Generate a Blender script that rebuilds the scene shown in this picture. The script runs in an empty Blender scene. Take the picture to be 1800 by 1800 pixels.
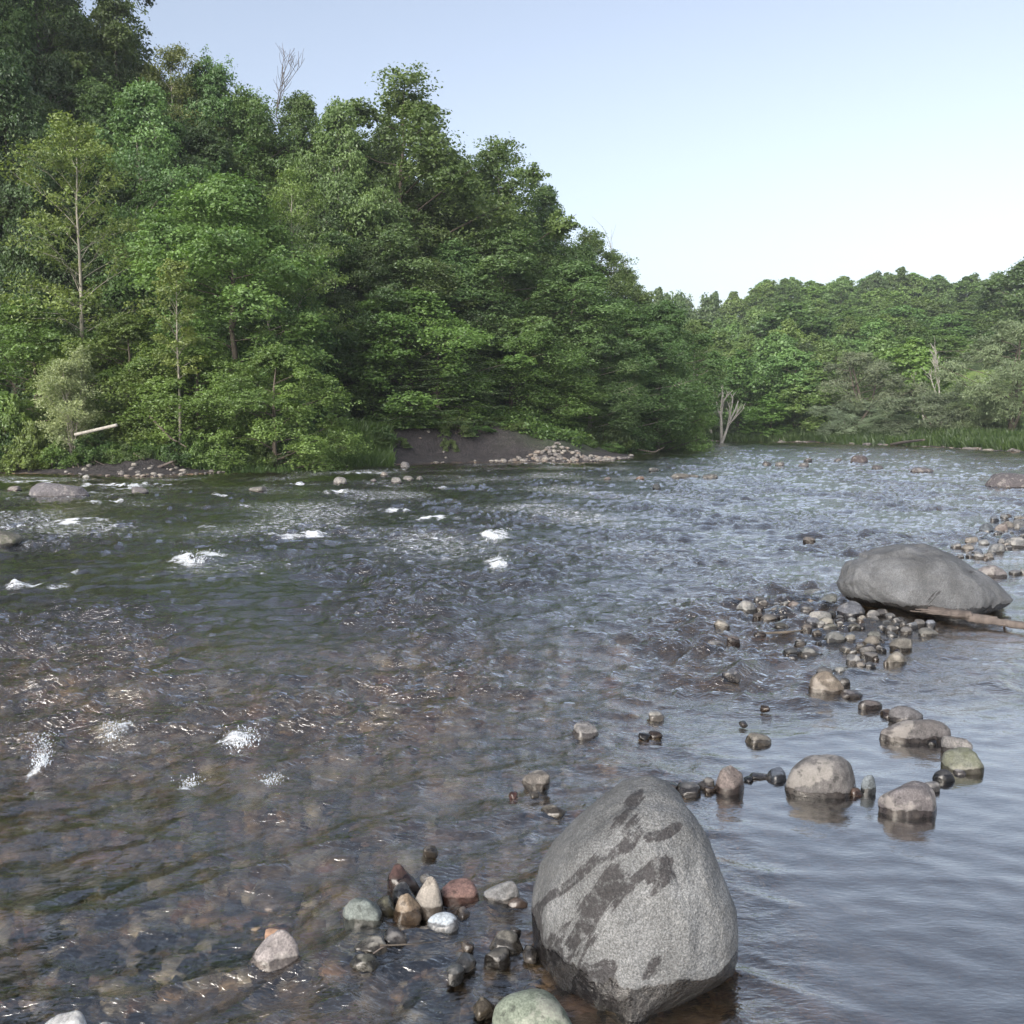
import bpy, math, random
import numpy as np
from mathutils import Vector, Matrix

SC = bpy.context.scene
COL = SC.collection
RNG = np.random.default_rng(7)
random.seed(7)

# ------------------------------------------------------------------ camera
F_PX = 1665.0            # focal length in photograph pixels (1800 wide)
CAM_H = 2.0
PITCH = math.atan((900 - 742) / F_PX)
cam_d = bpy.data.cameras.new('camera')
cam = bpy.data.objects.new('camera', cam_d)
COL.objects.link(cam)
cam.location = (0, 0, CAM_H)
cam.rotation_euler = (math.pi / 2 - PITCH, 0, 0)
cam_d.sensor_fit = 'HORIZONTAL'
cam_d.sensor_width = 36.0
cam_d.lens = 36.0 * F_PX / 1800.0
cam_d.clip_start = 0.05
cam_d.clip_end = 5000
SC.camera = cam

# ------------------------------------------------------------------ sky, sun, exposure
SUN_EL, SUN_AZ = math.radians(30), math.radians(-150)     # azimuth from +Y, clockwise
world = bpy.data.worlds.new("World"); SC.world = world
world.use_nodes = True
wn = world.node_tree; wn.nodes.clear()
sky = wn.nodes.new('ShaderNodeTexSky'); sky.sky_type = 'NISHITA'
sky.sun_disc = False
sky.sun_elevation = SUN_EL
sky.sun_rotation = SUN_AZ
sky.altitude = 0; sky.air_density = 1.0; sky.dust_density = 4.0; sky.ozone_density = 1.0
hsv = wn.nodes.new('ShaderNodeHueSaturation')
hsv.inputs['Saturation'].default_value = 0.68
hsv.inputs['Value'].default_value = 1.0; hsv.inputs['Hue'].default_value = 0.503
bg = wn.nodes.new('ShaderNodeBackground'); bg.inputs['Strength'].default_value = 0.138
wo = wn.nodes.new('ShaderNodeOutputWorld')
wn.links.new(sky.outputs[0], hsv.inputs['Color'])
# the bright evening glow low in the sky up-river
wtc = wn.nodes.new('ShaderNodeTexCoord')
def wm(op, a, b=0.0, clamp=False):
    q = wn.nodes.new('ShaderNodeMath'); q.operation = op; q.use_clamp = clamp
    for i, v in enumerate((a, b)):
        if hasattr(v, 'is_output'): wn.links.new(v, q.inputs[i])
        else: q.inputs[i].default_value = v
    return q.outputs[0]
dt = wn.nodes.new('ShaderNodeVectorMath'); dt.operation = 'DOT_PRODUCT'
wn.links.new(wtc.outputs['Generated'], dt.inputs[0]); dt.inputs[1].default_value = Vector((0.80, 0.60, 0.02)).normalized()
wsep = wn.nodes.new('ShaderNodeSeparateXYZ'); wn.links.new(wtc.outputs['Generated'], wsep.inputs[0])
g1 = wm('POWER', wm('MAXIMUM', dt.outputs['Value'], 0.0), 2.2)
g2 = wm('POWER', wm('SUBTRACT', 1.0, wm('ABSOLUTE', wsep.outputs[2])), 2.8)
gl_ = wm('MULTIPLY', wm('MULTIPLY', g1, g2), 1.15)
gc = wn.nodes.new('ShaderNodeMix'); gc.data_type = 'RGBA'; gc.blend_type = 'ADD'; gc.inputs[0].default_value = 1.0
gm_ = wn.nodes.new('ShaderNodeMix'); gm_.data_type = 'RGBA'; gm_.blend_type = 'MULTIPLY'; gm_.inputs[0].default_value = 1.0
gm_.inputs[6].default_value = (1.0, 0.89, 0.76, 1); wn.links.new(gl_, gm_.inputs[7])
wn.links.new(hsv.outputs[0], gc.inputs[6]); wn.links.new(gm_.outputs[2], gc.inputs[7])
wn.links.new(gc.outputs[2], bg.inputs['Color'])
wn.links.new(bg.outputs[0], wo.inputs['Surface'])

sun_d = bpy.data.lights.new('sun', 'SUN'); sun_d.energy = 2.0
sun_d.angle = math.radians(45); sun_d.color = (1.0, 0.97, 0.93)
sun = bpy.data.objects.new('sun', sun_d); COL.objects.link(sun)
sv = Vector((math.sin(SUN_AZ) * math.cos(SUN_EL), math.cos(SUN_AZ) * math.cos(SUN_EL), math.sin(SUN_EL)))
sun.rotation_euler = (-sv).to_track_quat('-Z', 'Y').to_euler()
sun.location = sv * 60

SC.view_settings.view_transform = 'Standard'
SC.view_settings.look = 'None'
SC.view_settings.gamma = 1.0
SC.view_settings.exposure = 0.97
SC.cycles.max_bounces = 8
SC.cycles.transparent_max_bounces = 16
SC.cycles.transmission_bounces = 6
SC.cycles.sample_clamp_indirect = 6.0
SC.cycles.use_denoising = True

# ------------------------------------------------------------------ pixel <-> world
CP, SP = math.cos(PITCH), math.sin(PITCH)
def ray(px, py):
    u = (px - 900) / F_PX; v = (900 - py) / F_PX
    return np.array([u, CP + v * SP, -SP + v * CP])       # unit depth along the view axis
def ground_pt(px, py, z=0.0):
    d = ray(px, py); t = (z - CAM_H) / d[2]
    return np.array([d[0] * t, d[1] * t, z])
def at_depth(px, py, Y):
    d = ray(px, py); t = Y / d[1]
    return np.array([d[0] * t, Y, CAM_H + d[2] * t])
def project(P):
    x, y, z = P[..., 0], P[..., 1], P[..., 2] - CAM_H
    w = y * CP - z * SP
    v = y * SP + z * CP
    w = np.maximum(w, 1e-3)
    return 900 + F_PX * x / w, 900 - F_PX * v / w

# ------------------------------------------------------------------ numpy noise
def _hash2(ix, iy, seed):
    h = (ix.astype(np.int64) * 374761393 + iy.astype(np.int64) * 668265263 + seed * 1442695041) & 0xFFFFFFFF
    h = ((h ^ (h >> 13)) * 1274126177) & 0xFFFFFFFF
    return ((h ^ (h >> 16)) & 0xFFFF) / 65536.0 * (2 * math.pi)
def noise2(x, y, seed=0):
    x = np.asarray(x, dtype=np.float64); y = np.asarray(y, dtype=np.float64)
    ix = np.floor(x); iy = np.floor(y); fx = x - ix; fy = y - iy
    u = fx * fx * fx * (fx * (fx * 6 - 15) + 10); v = fy * fy * fy * (fy * (fy * 6 - 15) + 10)
    def g(dx, dy):
        a = _hash2(ix + dx, iy + dy, seed)
        return np.cos(a) * (fx - dx) + np.sin(a) * (fy - dy)
    a = g(0, 0); b = g(1, 0); c = g(0, 1); d = g(1, 1)
    return (a + (b - a) * u + (c - a) * v + (a - b - c + d) * u * v) * 1.5
def fbm2(x, y, seed=0, octv=4):
    s = 0; a = 1.0; n = 0
    for i in range(octv):
        s = s + a * noise2(x * 2 ** i, y * 2 ** i, seed + i * 17); n += a; a *= 0.5
    return s / n
def noise3(p, f, seed=0):
    return (noise2(p[:, 0] * f + seed * 3.1, p[:, 1] * f, seed) + noise2(p[:, 1] * f + 7.7, p[:, 2] * f + seed, seed + 5)
            + noise2(p[:, 2] * f - 3.3, p[:, 0] * f + 11.1, seed + 9)) / 1.8
def sstep(a, b, x):
    t = np.clip((x - a) / (b - a), 0, 1); return t * t * (3 - 2 * t)

# ------------------------------------------------------------------ mesh helpers
def mesh_from(name, V, Fq, mats=None, attrs=None, smooth=False):
    """V (n,3) float; Fq (m,3|4) int array"""
    me = bpy.data.meshes.new(name)
    V = np.ascontiguousarray(V, dtype=np.float32); Fq = np.ascontiguousarray(Fq, dtype=np.int32)
    me.vertices.add(len(V)); me.vertices.foreach_set('co', V.ravel())
    k = Fq.shape[1]
    me.loops.add(Fq.size); me.loops.foreach_set('vertex_index', Fq.ravel())
    me.polygons.add(len(Fq))
    me.polygons.foreach_set('loop_start', np.arange(0, Fq.size, k, dtype=np.int32))
    me.polygons.foreach_set('use_smooth', np.full(len(Fq), smooth, dtype=bool))
    me.update(calc_edges=True)
    for an, av in (attrs or {}).items():
        a = me.attributes.new(an, 'FLOAT', 'POINT'); a.data.foreach_set('value', np.ascontiguousarray(av, dtype=np.float32))
    for m in (mats or []): me.materials.append(m)
    return me
def link(name, me, parent=None, loc=None):
    o = bpy.data.objects.new(name, me); COL.objects.link(o)
    if parent is not None: o.parent = parent
    if loc is not None: o.location = loc
    return o
def tag(o, label=None, cat=None, group=None, kind=None):
    if label: o['label'] = label
    if cat: o['category'] = cat
    if group: o['group'] = group
    if kind: o['kind'] = kind
    return o
def empty(name, loc=(0, 0, 0), rz=0.0):
    o = bpy.data.objects.new(name, None); COL.objects.link(o)
    o.location = loc; o.rotation_euler = (0, 0, rz); o.empty_display_size = 0.2
    return o
def tube(path, rad, sides=7, cap=True):
    """path (n,3), rad (n,) -> V, F(quads)"""
    P = np.asarray(path, float); n = len(P); R = np.asarray(rad, float)
    T = np.gradient(P, axis=0); T /= np.linalg.norm(T, axis=1)[:, None] + 1e-9
    ref = np.array([0.13, 0.21, 1.0]); ref /= np.linalg.norm(ref)
    if abs(np.dot(T.mean(0) / (np.linalg.norm(T.mean(0)) + 1e-9), ref)) > 0.85: ref = np.array([1.0, 0.1, 0.05])
    A = np.cross(T, ref); A /= np.linalg.norm(A, axis=1)[:, None] + 1e-9
    B = np.cross(T, A)
    th = np.arange(sides) / sides * 2 * math.pi
    V = P[:, None, :] + R[:, None, None] * (np.cos(th)[None, :, None] * A[:, None, :] + np.sin(th)[None, :, None] * B[:, None, :])
    V = V.reshape(-1, 3)
    i = np.arange(n - 1)[:, None] * sides; j = np.arange(sides)[None, :]; j2 = (j + 1) % sides
    Fq = np.stack([i + j, i + j2, i + sides + j2, i + sides + j], -1).reshape(-1, 4)
    if cap:
        V = np.vstack([V, P[:1], P[-1:]]); c0, c1 = len(V) - 2, len(V) - 1
        jj = np.arange(sides); j2 = (jj + 1) % sides; o = (n - 1) * sides
        Fq = np.vstack([Fq, np.stack([jj * 0 + c0, j2, jj, jj * 0 + c0], -1)[:, [0, 1, 2, 2]], np.stack([o + jj, o + j2, jj * 0 + c1, jj * 0 + c1], -1)])
    return V, Fq
class Bag:
    def __init__(s): s.V = []; s.F = []; s.n = 0; s.A = []
    def add(s, V, Fq, a=0.0):
        s.V.append(V); s.F.append(Fq + s.n); s.n += len(V); s.A.append(np.full(len(V), a) if np.isscalar(a) else a)
    def mesh(s, name, mats, smooth=True, attr='v'):
        V = np.vstack(s.V); Fq = np.vstack(s.F)
        # degenerate quads (caps) -> handled as tris by splitting
        deg = Fq[:, 2] == Fq[:, 3]
        if deg.any():
            q = Fq[~deg]; t = Fq[deg][:, :3]
            tri = np.vstack([q[:, [0, 1, 2]], q[:, [0, 2, 3]], t])
            return mesh_from(name, V, tri, mats, {attr: np.concatenate(s.A)}, smooth)
        return mesh_from(name, V, Fq, mats, {attr: np.concatenate(s.A)}, smooth)

# ------------------------------------------------------------------ node helpers
def new_mat(name):
    m = bpy.data.materials.new(name); m.use_nodes = True
    nt = m.node_tree; nt.nodes.clear()
    return m, nt
class N:
    def __init__(s, nt): s.nt = nt
    def node(s, t, **kw):
        n = s.nt.nodes.new(t)
        for k, v in kw.items(): setattr(n, k, v)
        return n
    def link(s, a, b): s.nt.links.new(a, b)
    def inp(s, n, k, v):
        if hasattr(v, 'is_output'): s.nt.links.new(v, n.inputs[k])
        else: n.inputs[k].default_value = v
    def math(s, op, a, b=0.0, clamp=False):
        n = s.node('ShaderNodeMath', operation=op); n.use_clamp = clamp
        s.inp(n, 0, a); s.inp(n, 1, b); return n.outputs[0]
    def mix(s, f, a, b, mode='MIX'):
        n = s.node('ShaderNodeMix', data_type='RGBA', blend_type=mode)
        s.inp(n, 0, f); s.inp(n, 6, a); s.inp(n, 7, b); return n.outputs[2]
    def noise(s, vec, scale, detail=3.0, rough=0.5, dist=0.0):
        n = s.node('ShaderNodeTexNoise'); s.inp(n, 'Vector', vec); s.inp(n, 'Scale', scale)
        n.inputs['Detail'].default_value = detail; n.inputs['Roughness'].default_value = rough
        n.inputs['Distortion'].default_value = dist; return n
    def ramp(s, fac, stops):
        n = s.node('ShaderNodeValToRGB'); e = n.color_ramp.elements
        while len(e) < len(stops): e.new(0.5)
        for i, (p, c) in enumerate(stops):
            e[i].position = p; e[i].color = (*c, 1) if len(c) == 3 else c
        s.inp(n, 0, fac); return n.outputs[0]
    def maprange(s, v, a, b, c=0.0, d=1.0, smooth=False):
        n = s.node('ShaderNodeMapRange'); n.clamp = True
        if smooth: n.interpolation_type = 'SMOOTHSTEP'
        s.inp(n, 0, v); s.inp(n, 1, a); s.inp(n, 2, b); s.inp(n, 3, c); s.inp(n, 4, d); return n.outputs[0]
    def attr(s, name): return s.node('ShaderNodeAttribute', attribute_name=name)
    def map(s, vec, scale=(1, 1, 1), rot=(0, 0, 0), loc=(0, 0, 0)):
        n = s.node('ShaderNodeMapping'); s.inp(n, 0, vec)
        n.inputs['Scale'].default_value = scale; n.inputs['Rotation'].default_value = rot; n.inputs['Location'].default_value = loc
        return n.outputs[0]
def C3(c): return (*c, 1.0)

# ------------------------------------------------------------------ materials
def mat_leaf(name, col, tip, transl=0.35, var=0.5):
    m, nt = new_mat(name); n = N(nt)
    geo = n.node('ShaderNodeNewGeometry'); oi = n.node('ShaderNodeObjectInfo')
    v = n.attr('v').outputs['Fac']
    nz = n.noise(geo.outputs['Position'], 0.55, 3.0).outputs['Fac']
    f = n.math('ADD', n.math('MULTIPLY', v, 0.65), n.math('MULTIPLY', n.math('SUBTRACT', nz, 0.5), 1.1), clamp=True)
    c = n.mix(f, C3(col), C3(tip))
    c = n.mix(1.0, c, oi.outputs['Color'], 'MULTIPLY')
    hs = n.node('ShaderNodeHueSaturation'); n.inp(hs, 'Color', c); hs.inputs['Saturation'].default_value = 0.86
    n.inp(hs, 'Hue', n.maprange(oi.outputs['Random'], 0, 1, 0.485, 0.512))
    n.inp(hs, 'Value', n.maprange(n.math('FRACT', n.math('MULTIPLY', oi.outputs['Random'], 7.31)), 0, 1, 0.85, 1.18))
    d = n.node('ShaderNodeBsdfDiffuse'); n.link(hs.outputs[0], d.inputs['Color'])
    t = n.node('ShaderNodeBsdfTranslucent')
    tc = n.mix(1.0, hs.outputs[0], (1.25, 1.3, 0.6, 1), 'MULTIPLY'); n.link(tc, t.inputs['Color'])
    g = n.node('ShaderNodeBsdfGlossy'); g.inputs['Roughness'].default_value = 0.45; g.inputs['Color'].default_value = (0.9, 0.95, 1, 1)
    mx = n.node('ShaderNodeMixShader'); mx.inputs[0].default_value = transl
    n.link(d.outputs[0], mx.inputs[1]); n.link(t.outputs[0], mx.inputs[2])
    mg = n.node('ShaderNodeMixShader'); mg.inputs[0].default_value = 0.035
    n.link(mx.outputs[0], mg.inputs[1]); n.link(g.outputs[0], mg.inputs[2])
    o = n.node('ShaderNodeOutputMaterial'); n.link(mg.outputs[0], o.inputs['Surface'])
    return m
def mat_bark(name, a, b, sc=6.0):
    m, nt = new_mat(name); n = N(nt)
    geo = n.node('ShaderNodeTexCoord')
    vec = n.map(geo.outputs['Object'], (1, 1, 0.25))
    nz = n.noise(vec, sc, 5.0, 0.65).outputs['Fac']
    nz2 = n.noise(geo.outputs['Object'], 1.2, 2.0).outputs['Fac']
    c = n.mix(n.maprange(n.math('ADD', n.math('MULTIPLY', nz, 0.7), n.math('MULTIPLY', nz2, 0.3)), 0.35, 0.65), C3(a), C3(b))
    p = n.node('ShaderNodeBsdfPrincipled'); n.link(c, p.inputs['Base Color']); p.inputs['Roughness'].default_value = 0.85
    bp = n.node('ShaderNodeBump'); bp.inputs['Strength'].default_value = 0.5; bp.inputs['Distance'].default_value = 0.02
    n.link(nz, bp.inputs['Height']); n.link(bp.outputs[0], p.inputs['Normal'])
    o = n.node('ShaderNodeOutputMaterial'); n.link(p.outputs[0], o.inputs['Surface'])
    return m
def mat_rock(name, kind):
    m, nt = new_mat(name); n = N(nt)
    tc = n.node('ShaderNodeTexCoord'); geo = n.node('ShaderNodeNewGeometry'); oi = n.node('ShaderNodeObjectInfo')
    P = geo.outputs['Position']
    offs = n.node('ShaderNodeVectorMath', operation='ADD')
    cmb = n.node('ShaderNodeCombineXYZ'); n.inp(cmb, 0, n.math('MULTIPLY', oi.outputs['Random'], 37.0)); n.inp(cmb, 2, n.math('MULTIPLY', oi.outputs['Random'], 91.0))
    n.link(P, offs.inputs[0]); n.link(cmb.outputs[0], offs.inputs[1]); Q = offs.outputs[0]
    base = oi.outputs['Color']
    if kind == 'granite':
        sp = n.noise(Q, 130.0, 3.0, 0.75).outputs['Fac']
        sp2 = n.noise(Q, 190.0, 1.0, 0.5).outputs['Fac']
        pat = n.noise(Q, 5.0, 4.0, 0.6).outputs['Fac']
        # grain: pale feldspar and dark mica
        g = n.maprange(sp, 0.38, 0.62, 0.62, 1.3)
        g2 = n.maprange(sp2, 0.35, 0.65, 0.72, 1.28)
        c = n.mix(1.0, base, g, 'MULTIPLY'); c = n.mix(1.0, c, g2, 'MULTIPLY')
        c = n.mix(1.0, c, n.maprange(pat, 0.3, 0.7, 0.62, 1.25), 'MULTIPLY')
        c = n.mix(1.0, c, n.maprange(n.noise(Q, 1.6, 4.0, 0.6, 0.4).outputs['Fac'], 0.36, 0.62, 0.68, 1.22), 'MULTIPLY')
        # dark damp streaks running down towards the near left foot
        cb = n.node('ShaderNodeCombineXYZ')
        for k_, (dv, sc_) in enumerate([((-.72, -.54, -.43), 1.0), ((.69, -.56, -.45), 6.5), ((0, -.62, .78), 1.6)]):
            dn = n.node('ShaderNodeVectorMath', operation='DOT_PRODUCT'); n.link(P, dn.inputs[0]); dn.inputs[1].default_value = dv
            n.inp(cb, k_, n.math('MULTIPLY', dn.outputs['Value'], sc_))
        sv_ = cb.outputs[0]
        st = n.noise(sv_, 1.25, 5.0, 0.6, 0.5).outputs['Fac']
        zone = n.noise(P, 2.3, 2.0).outputs['Fac']
        ed = n.math('ADD', n.math('ADD', st, n.math('MULTIPLY', n.math('SUBTRACT', zone, 0.5), 0.25)), n.math('MULTIPLY', n.math('SUBTRACT', n.attr('stain').outputs['Fac'], 0.5), 0.34))
        stain = n.maprange(ed, 0.555, 0.58, 0.0, 1.0)
        edge = n.noise(Q, 28.0, 3.0, 0.7).outputs['Fac']
        stain = n.math('MULTIPLY', stain, n.maprange(edge, 0.30, 0.48))
        c = n.mix(stain, c, n.mix(1.0, c, (0.27, 0.25, 0.26, 1), 'MULTIPLY'))
        bumps = [(sp, 0.25, 0.004), (n.noise(Q, 9.0, 6.0, 0.65).outputs['Fac'], 0.7, 0.05)]
        wetline, wetw = 0.10, 0.06
    else:
        a = n.noise(Q, 22.0, 5.0, 0.65).outputs['Fac']; b = n.noise(Q, 6.0, 3.0).outputs['Fac']; s = n.noise(Q, 140.0, 1.0).outputs['Fac']
        c = n.mix(1.0, base, n.maprange(a, 0.3, 0.7, 0.5, 1.45), 'MULTIPLY')
        c = n.mix(1.0, c, n.maprange(s, 0.35, 0.65, 0.78, 1.22), 'MULTIPLY')
        lich = n.maprange(n.math('ADD', b, n.math('MULTIPLY', a, 0.35)), 0.72, 0.78)
        c = n.mix(n.math('MULTIPLY', lich, 0.55), c, n.mix(0.5, c, (0.36, 0.34, 0.31, 1)))
        spots = n.maprange(n.noise(Q, 34.0, 1.0).outputs['Fac'], 0.66, 0.69)
        c = n.mix(n.math('MULTIPLY', spots, 0.6), c, n.mix(1.0, c, (0.3, 0.3, 0.3, 1), 'MULTIPLY'))
        bumps = [(a, 0.35, 0.012), (s, 0.15, 0.003)]
        wetline, wetw = 0.022, 0.03
    if kind == 'mossy':
        mo = n.maprange(n.noise(Q, 9.0, 5.0, 0.7).outputs['Fac'], 0.42, 0.62)
        c = n.mix(n.math('MULTIPLY', mo, 0.75), c, (0.075, 0.082, 0.045, 1))
    # wet margin just above the water
    sep = n.node('ShaderNodeSeparateXYZ'); n.link(P, sep.inputs[0])
    wn_ = n.noise(P, 9.0, 4.0, 0.6).outputs['Fac']
    lim = n.math('ADD', wetline - wetw, n.math('MULTIPLY', wn_, wetw * 2.4))
    wet = n.maprange(n.math('SUBTRACT', sep.outputs[2], lim), 0.0, 0.008, 1.0, 0.0)
    c = n.mix(wet, c, n.mix(1.0, c, (0.30, 0.28, 0.27, 1), 'MULTIPLY'))
    p = n.node('ShaderNodeBsdfPrincipled'); n.link(c, p.inputs['Base Color'])
    n.inp(p, 'Roughness', n.mix(wet, (0.8, 0.8, 0.8, 1), (0.22, 0.22, 0.22, 1)))
    nrm = None
    for h, stg, dist in bumps:
        bp = n.node('ShaderNodeBump'); bp.inputs['Strength'].default_value = stg; bp.inputs['Distance'].default_value = dist
        n.link(h, bp.inputs['Height'])
        if nrm is not None: n.link(nrm, bp.inputs['Normal'])
        nrm = bp.outputs[0]
    n.link(nrm, p.inputs['Normal'])
    o = n.node('ShaderNodeOutputMaterial'); n.link(p.outputs[0], o.inputs['Surface'])
    return m
M_GRAN = mat_rock('granite', 'granite'); M_STONE = mat_rock('river_stone', 'stone'); M_MOSS = mat_rock('mossy_stone', 'mossy')
M_BARK = mat_bark('bark', (0.055, 0.045, 0.035), (0.12, 0.10, 0.08))
M_PALE = mat_bark('pale_bark', (0.16, 0.15, 0.12), (0.34, 0.32, 0.27))
M_DEAD = mat_bark('bleached_wood', (0.20, 0.19, 0.17), (0.36, 0.345, 0.31))
M_DRIFT = mat_bark('driftwood', (0.03, 0.024, 0.021), (0.12, 0.10, 0.09), 9.0)
L_MAPLE = mat_leaf('maple_leaves', (0.048, 0.092, 0.014), (0.125, 0.20, 0.030))
L_BIRCH = mat_leaf('birch_leaves', (0.050, 0.100, 0.026), (0.130, 0.215, 0.050))
L_OAK = mat_leaf('oak_leaves', (0.048, 0.090, 0.020), (0.125, 0.19, 0.040))
L_PINE = mat_leaf('needles', (0.022, 0.045, 0.016), (0.055, 0.085, 0.028), 0.15)
L_YELLOW = mat_leaf('young_leaves', (0.075, 0.10, 0.018), (0.20, 0.21, 0.03))
L_WILLOW = mat_leaf('willow_leaves', (0.085, 0.115, 0.060), (0.20, 0.24, 0.13), 0.3)
L_BUSH = mat_leaf('bush_leaves', (0.035, 0.085, 0.012), (0.11, 0.20, 0.025))

# ------------------------------------------------------------------ river outline and terrain
def G(px, py): return ground_pt(px, py)[:2]
left_bank = [(-26, 33)] + [tuple(G(a, b)) for a, b in ((0, 832), (120, 834), (260, 838), (400, 830), (520, 824), (640, 819), (760, 814), (860, 812), (960, 813), (1050, 812), (1104, 806), (1112, 800))]
tip_back = [tuple(G(1085, 796)), tuple(G(1120, 789)), tuple(G(1150, 783)), (16.0, 92.0), (6.0, 104.0)]
far_bank = [(10.0, 112.0), (18.0, 107.5)] + [tuple(G(a, b)) for a, b in ((1215, 775.5), (1320, 776.5), (1430, 778.5), (1540, 782), (1640, 786.5), (1720, 791), (1800, 796))]
right_side = [(39.0, 50.0), (27.0, 33.0), (18.0, 21.0), (11.5, 13.0), (8.0, 7.0), (7.0, 1.0), (0.0, 1.2), (-6.0, 0.8), (-20.0, 3.0), (-60.0, 12.0), (-90.0, 30.0), (-60.0, 36.0)]
POLY = np.array(left_bank + tip_back + far_bank + right_side)
def signed_dist(x, y):
    """+ on land, - in the river"""
    sh = x.shape; x = x.ravel(); y = y.ravel()
    d2 = np.full(x.shape, 1e18); inside = np.zeros(x.shape, bool)
    n = len(POLY)
    for i in range(n):
        ax, ay = POLY[i]; bx, by = POLY[(i + 1) % n]
        ex, ey = bx - ax, by - ay
        t = np.clip(((x - ax) * ex + (y - ay) * ey) / (ex * ex + ey * ey), 0, 1)
        d2 = np.minimum(d2, (x - ax - t * ex) ** 2 + (y - ay - t * ey) ** 2)
        c = (ay > y) != (by > y)
        xi = ax + (y - ay) / (ey if abs(ey) > 1e-12 else 1e-12) * ex
        inside ^= c & (x < xi)
    d = np.sqrt(d2)
    return np.where(inside, -d, d).reshape(sh)
def leftness(x, y):      # 1 on the wooded left bank
    return sstep(6, -4, x - 0.27 * (y - 50) - 2) * sstep(20, 34, y)
def farness(x, y):
    return sstep(75, 92, y + 0.35 * x) * (1 - leftness(x, y))
def ground_z(x, y):
    x = np.asarray(x, float); y = np.asarray(y, float)
    sd = signed_dist(x, y)
    sd = sd + 0.35 * fbm2(x * 0.6, y * 0.6, 3, 3) * sstep(15, 35, y)
    L = leftness(x, y); Fr = farness(x, y)
    # bed: shallow by the near shore and the right, deeper to the left
    r = np.hypot(x, y)
    deep = 0.16 + 0.30 * sstep(5.5, 14, y - 0.9 * x * (x > 0)) * sstep(9, -2, x - 0.25 * y)
    pool = sstep(0.9, 1.8, x) * sstep(8.2, 5.6, y)
    deep = deep + 0.22 * pool
    near = sstep(5.2, 3.4, y) * sstep(1.0, 0.2, x)
    deep = deep - 0.075 * near
    bed = -np.minimum(deep, 0.05 + (-sd) * 0.25)
    bed = bed + 0.05 * fbm2(x * 1.1, y * 1.1, 11, 3) * sstep(0, 2, -sd)
    # banks
    lowb = 0.34 + 0.66 * sstep(-11, -7, x - 0.0 * y) 
    bl = 0.16 * sstep(0, 1.6, sd) + 0.05 * np.minimum(sd, 2) + 1.35 * lowb * sstep(1.0, 3.2, sd) * (1 + 0.3 * noise2(x * 0.25, y * 0.25, 5)) + 0.9 * sstep(3, 6, sd) * sstep(-6, 4, x)
    bl = bl + 9.0 * sstep(5, 34, sd) * sstep(24, -4, x) + 4 * sstep(4, 30, sd) * sstep(-4, -18, x)
    bf = 0.18 * sstep(0, 1.2, sd) + 0.55 * sstep(1.2, 3.0, sd) + 0.03 * np.clip(sd, 0, 40)
    hill = 12.0 * sstep(118, 215, y - 0.12 * x) * (1 + 0.16 * noise2(x * 0.02, y * 0.02, 8)) + 2.5 * sstep(108, 130, y)
    lawn = 6.2 * sstep(84, 104, y) * sstep(40, 52, x)
    bf = bf + hill + lawn
    br = 0.14 * sstep(0, 1.5, sd) + 0.05 * np.clip(sd, 0, 20)
    land = L * bl + (1 - L) * (Fr * bf + (1 - Fr) * br)
    land = land + (0.06 * fbm2(x * 1.3, y * 1.3, 21, 3) + 0.10 * L * (np.abs(noise2(x * 2.1, y * 1.1, 33)) - .3) + 0.04 * L * noise2(x * 5, y * 5, 34)) * sstep(0.4, 2, sd)
    return np.where(sd > 0, land, bed)
def gz(x, y): return float(ground_z(np.array([x]), np.array([y]))[0])

def polar_grid(front_half, d_front, r0, r1, k_log, back_step=4.0):
    fr = np.radians(np.arange(-front_half, front_half + 1e-6, d_front))
    bk = np.radians(np.arange(front_half + back_step, 360 - front_half - 0.5 * back_step, back_step))
    ang = np.concatenate([fr, bk])
    rr = [r0]
    while rr[-1] < r1: rr.append(rr[-1] * (1 + k_log) + 1e-4)
    rr = np.array(rr)
    A, R = np.meshgrid(ang, rr)
    X = R * np.sin(A); Y = R * np.cos(A)
    na, nr = len(ang), len(rr)
    i = np.arange(nr - 1)[:, None] * na; j = np.arange(na)[None, :]; j2 = (j + 1) % na
    Fq = np.stack([i + j, i + j2, i + na + j2, i + na + j], -1).reshape(-1, 4)
    return X.ravel(), Y.ravel(), R.ravel(), Fq, na

# ground material
mg_, nt = new_mat('ground'); n = N(nt)
geo = n.node('ShaderNodeNewGeometry'); P = geo.outputs['Position']
sep = n.node('ShaderNodeSeparateXYZ'); n.link(P, sep.inputs[0])
# river bed: a floor of cobbles of many colours
wp = n.node('ShaderNodeVectorMath', operation='MULTIPLY_ADD')
nzc = n.noise(P, 6.0, 2.0).outputs['Color']
n.link(nzc, wp.inputs[0]); wp.inputs[1].default_value = (0.10, 0.10, 0.0); n.link(P, wp.inputs[2])
flat = n.map(wp.outputs[0], (1, 1, 0.0))
v1 = n.node('ShaderNodeTexVoronoi'); n.inp(v1, 'Vector', flat); v1.inputs['Scale'].default_value = 8.5
v2 = n.node('ShaderNodeTexVoronoi'); n.inp(v2, 'Vector', flat); v2.inputs['Scale'].default_value = 27.0
sepc = n.node('ShaderNodeSeparateColor'); n.link(v1.outputs['Color'], sepc.inputs[0])
sepd = n.node('ShaderNodeSeparateColor'); n.link(v2.outputs['Color'], sepd.inputs[0])
stops = [(0.0, (0.025, 0.025, 0.03)), (0.25, (0.06, 0.045, 0.033)), (0.45, (0.14, 0.105, 0.06)), (0.6, (0.045, 0.045, 0.05)), (0.75, (0.21, 0.14, 0.08)), (0.88, (0.15, 0.08, 0.06)), (1.0, (0.28, 0.25, 0.19))]
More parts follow.
